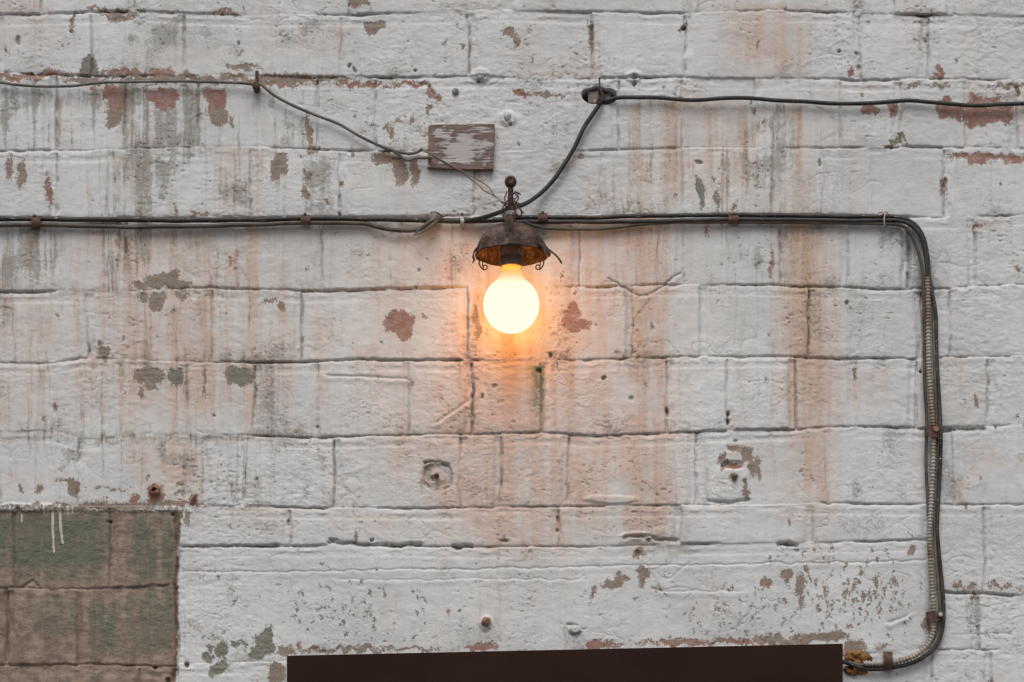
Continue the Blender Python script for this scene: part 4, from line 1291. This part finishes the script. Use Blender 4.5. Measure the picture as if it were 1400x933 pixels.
def stub(name, px, py, r, length, mat, label, cat, hollow=False, seat=None, tilt=0.0, sides=16):
    t = thing(name, P(px, py, 0), label, cat, BG)
    bm = bmesh.new()
    if hollow:
        lathe(bm, [(r, -.02), (r, length), (r * .8, length + .0012), (r * .52, length + .0004), (r * .46, length - .012), (.0004, length - .013)], P(px, py, 0), axis='Y', seg=sides)
    else:
        lathe(bm, [(r, -.02), (r, length * .7), (r * .82, length), (r * .4, length + .0012), (.0004, length + .0013)], P(px, py, 0), axis='Y', seg=sides)
    jitter(bm, r * .32, 170, px)
    if tilt:
        bmesh.ops.rotate(bm, verts=bm.verts, cent=P(px, py, 0), matrix=Matrix.Rotation(tilt, 3, 'X'))
    obj('shank' if not hollow else 'sleeve', bm, mat, t)
    if seat:
        sr, sm_ = seat
        bm = bmesh.new()
        lathe(bm, [(sr, -.01), (sr, .0028), (sr * .8, .0046), (r * .9, .005)], P(px, py + 1, 0), axis='Y', seg=10)
        jitter(bm, sr * .18, 80, px + 1)
        obj('washer', bm, sm_, t)
    return t


stub('wall_bolt', 597.5, 650.5, .0036, .012, M_CLIP, 'rusty bolt stub sitting in a rough squarish recess below and left of the bulb', 'bolt', tilt=.15)
stub('wall_bolt', 1004, 652.5, .0042, .011, mat_plain('mossy_bolt', (.10, .075, .04), (.17, .13, .08), 150), 'greenish brown bolt stub below an orange spall right of the bulb', 'bolt')
stub('wall_sleeve', 211, 671, .0085, .009, M_PINKP, 'pink hollow sleeve just above the unpainted corner', 'sleeve', hollow=True)
stub('wall_plug', 664.5, 849, .0078, .010, M_PINKP, 'faded red plug standing proud above the dark door frame', 'plug', tilt=.25)
stub('wall_plug', 657, 105, .0070, .005, M_PLUG, 'rounded white painted plug on the joint above the wooden board', 'plug', sides=9)
stub('wall_plug', 694, 161, .0070, .006, M_PLUG, 'lumpy white painted plug with a dark hole at the right of the wooden board', 'plug', sides=8, tilt=.2)
stub('wall_plug', 622.5, 125.5, .0056, .003, mat_plain('grey_filler', (.25, .25, .23), (.17, .17, .155), 150), 'flat grey plug disc between the joint and the wooden board', 'plug')

# curled flake near the unpainted corner
bm = bmesh.new()
o0 = [(259, 690, .002), (262, 683, .010), (268, 675, .018)]
o1 = [(264, 692, .002), (268, 687, .012), (268.5, 676, .019)]
rows = [[bm.verts.new(P(*p)) for p in o0], [bm.verts.new(P(*p)) for p in o1]]
rows2 = [[bm.verts.new(v.co + Vector((.0004, .0012, 0))) for v in r] for r in rows]
for a_, b_ in ((rows[0], rows[1]), (rows2[1], rows2[0])):
    for i in range(2):
        bm.faces.new((a_[i], a_[i + 1], b_[i + 1], b_[i]))
for r, q in ((rows[0], rows2[0]), (rows2[1], rows[1])):
    for i in range(2):
        bm.faces.new((r[i], q[i], q[i + 1], r[i + 1]))
bm.faces.new((rows[0][0], rows[1][0], rows2[1][0], rows2[0][0]))
bm.faces.new((rows[0][2], rows2[0][2], rows2[1][2], rows[1][2]))
tag(obj('paint_flake', bm, M_PINKP), 'curled pink paint flake sticking out above the unpainted corner', 'paint flake')

# foam lump by the door head
bm = bmesh.new()
for (x, y, rr, sx, sz) in [(1170, 900, .012, 1.5, 1.0), (1182, 903, .009, 1.5, .9), (1172, 919, .010, 1.9, .45), (1160, 915, .006, 1.4, .7)]:
    bmesh.ops.create_icosphere(bm, subdivisions=4, radius=rr, matrix=Matrix.Translation(P(x, y, .001)) @ Matrix.Diagonal((sx, .55, sz, 1)))
jitter(bm, .0035, 110, 4)
jitter(bm, .0015, 300, 9)
tag(obj('foam_filler', bm, mat_foam()), 'rough amber lump of old foam filling where the cables meet the door frame', 'foam')

# ------------------------------------------------------------------ door below the lamp
t = thing('metal_door', (P(772, 900, 0).x, 0, 0.12), 'dark brown metal door frame top edge under the pitted white wall', 'door')
tl, tr = P(392, 896.5, .05), P(1152.5, 880.0, .05)
bm = bmesh.new()


def frame_piece(bm, quad, y0, y1, bev=.002):
    f = [bm.verts.new((x, y1, z)) for x, z in quad]
    b = [bm.verts.new((x, y0, z)) for x, z in quad]
    fr = bm.faces.new(f)
    bm.faces.new(b[::-1])
    for i in range(4):
        bm.faces.new((f[i], b[i], b[(i + 1) % 4], f[(i + 1) % 4]))
    bmesh.ops.bevel(bm, geom=list(fr.edges), offset=bev, segments=2, affect='EDGES')


frame_piece(bm, [(tl.x, tl.z), (tr.x, tr.z), (tr.x, tr.z - .16), (tl.x, tl.z - .16)], .01, -.05)
obj('header', bm, M_DOOR, t, smooth=False)
for x0, x1, zz in ((tl.x, tl.x + .06, tl.z), (tr.x - .06, tr.x, tr.z)):
    bm = bmesh.new()
    frame_piece(bm, [(x0, zz - .1605), (x1, zz - .1605), (x1, .12), (x0, .12)], .01, -.048)
    obj('jamb', bm, M_DOOR, t, smooth=False)
bm = bmesh.new()
frame_piece(bm, [(tl.x + .061, tl.z - .162), (tr.x - .061, tl.z - .162), (tr.x - .061, .13), (tl.x + .061, .13)], .012, -.022)
leaf = obj('door_leaf', bm, M_DOOR, t, smooth=False)
bm = bmesh.new()
tube(bm, smooth_path([(tr.x - .13, -.02, 1.02), (tr.x - .13, -.07, 1.02), (tr.x - .17, -.074, 1.02), (tr.x - .24, -.074, 1.02)], .01), .009, 12)
obj('handle', bm, M_TIE, leaf)

# ------------------------------------------------------------------ ground
def sheet(name, x0, x1, y0, y1, z, mat, thick=None):
    bm = bmesh.new()
    if thick:
        box(bm, (x0, y0, z - thick), (x1, y1, z), .01)
    else:
        bm.faces.new([bm.verts.new(v) for v in ((x0, y0, z), (x1, y0, z), (x1, y1, z), (x0, y1, z))])
    o = obj(name, bm, mat, smooth=False)
    o['kind'] = 'structure'


sheet('ground', -400, 400, -400, 400, 0.0, mat_asphalt())
sheet('pavement', -30, 30, -2.6, 6, 0.12, mat_pavement(), .3)

# ------------------------------------------------------------------ light, sky, camera
SUN_EL, SUN_AZ = math.radians(56), math.radians(8)      # azimuth measured from straight out of the wall, to the left
w = bpy.data.worlds.new('World')
S.world = w
w.use_nodes = True
nt = w.node_tree
bg = nt.nodes['Background']
sky = nt.nodes.new('ShaderNodeTexSky')
sky.sky_type = 'NISHITA'
sky.sun_disc = False
sky.sun_elevation = SUN_EL
sky.sun_rotation = math.pi + SUN_AZ
sky.air_density = 1.0
sky.dust_density = 4.0
hs = nt.nodes.new('ShaderNodeHueSaturation')
hs.inputs['Saturation'].default_value = 0.22              # overcast: the blue is veiled
nt.links.new(sky.outputs[0], hs.inputs['Color'])
nt.links.new(hs.outputs[0], bg.inputs['Color'])
bg.inputs['Strength'].default_value = 0.08
sd = bpy.data.lights.new('sun', 'SUN')
sd.energy = 1.1
sd.angle = math.radians(38)
sd.color = (1.0, 0.985, 0.96)
so = bpy.data.objects.new('sun', sd)
COL.objects.link(so)
d = Vector((-math.sin(SUN_AZ) * math.cos(SUN_EL), -math.cos(SUN_AZ) * math.cos(SUN_EL), math.sin(SUN_EL)))
so.rotation_euler = d.to_track_quat('Z', 'Y').to_euler()
so.location = (0, -6, 9)

cd = bpy.data.cameras.new('camera')
cd.sensor_fit = 'HORIZONTAL'
cd.sensor_width = 36
W = 1400 * PX
cd.lens = 36 * CAM_D / W
cd.shift_x = 0
cd.shift_y = (ZC - CAM_Z) / W
cd.clip_end = 2000
co_ = bpy.data.objects.new('camera', cd)
COL.objects.link(co_)
co_.location = (0, -CAM_D, CAM_Z)
co_.rotation_euler = (math.pi / 2, 0, 0)
S.camera = co_
S.view_settings.view_transform = 'Standard'
S.view_settings.look = 'None'
S.view_settings.exposure = 0.46
S.view_settings.gamma = 1
S.view_settings.use_curve_mapping = False
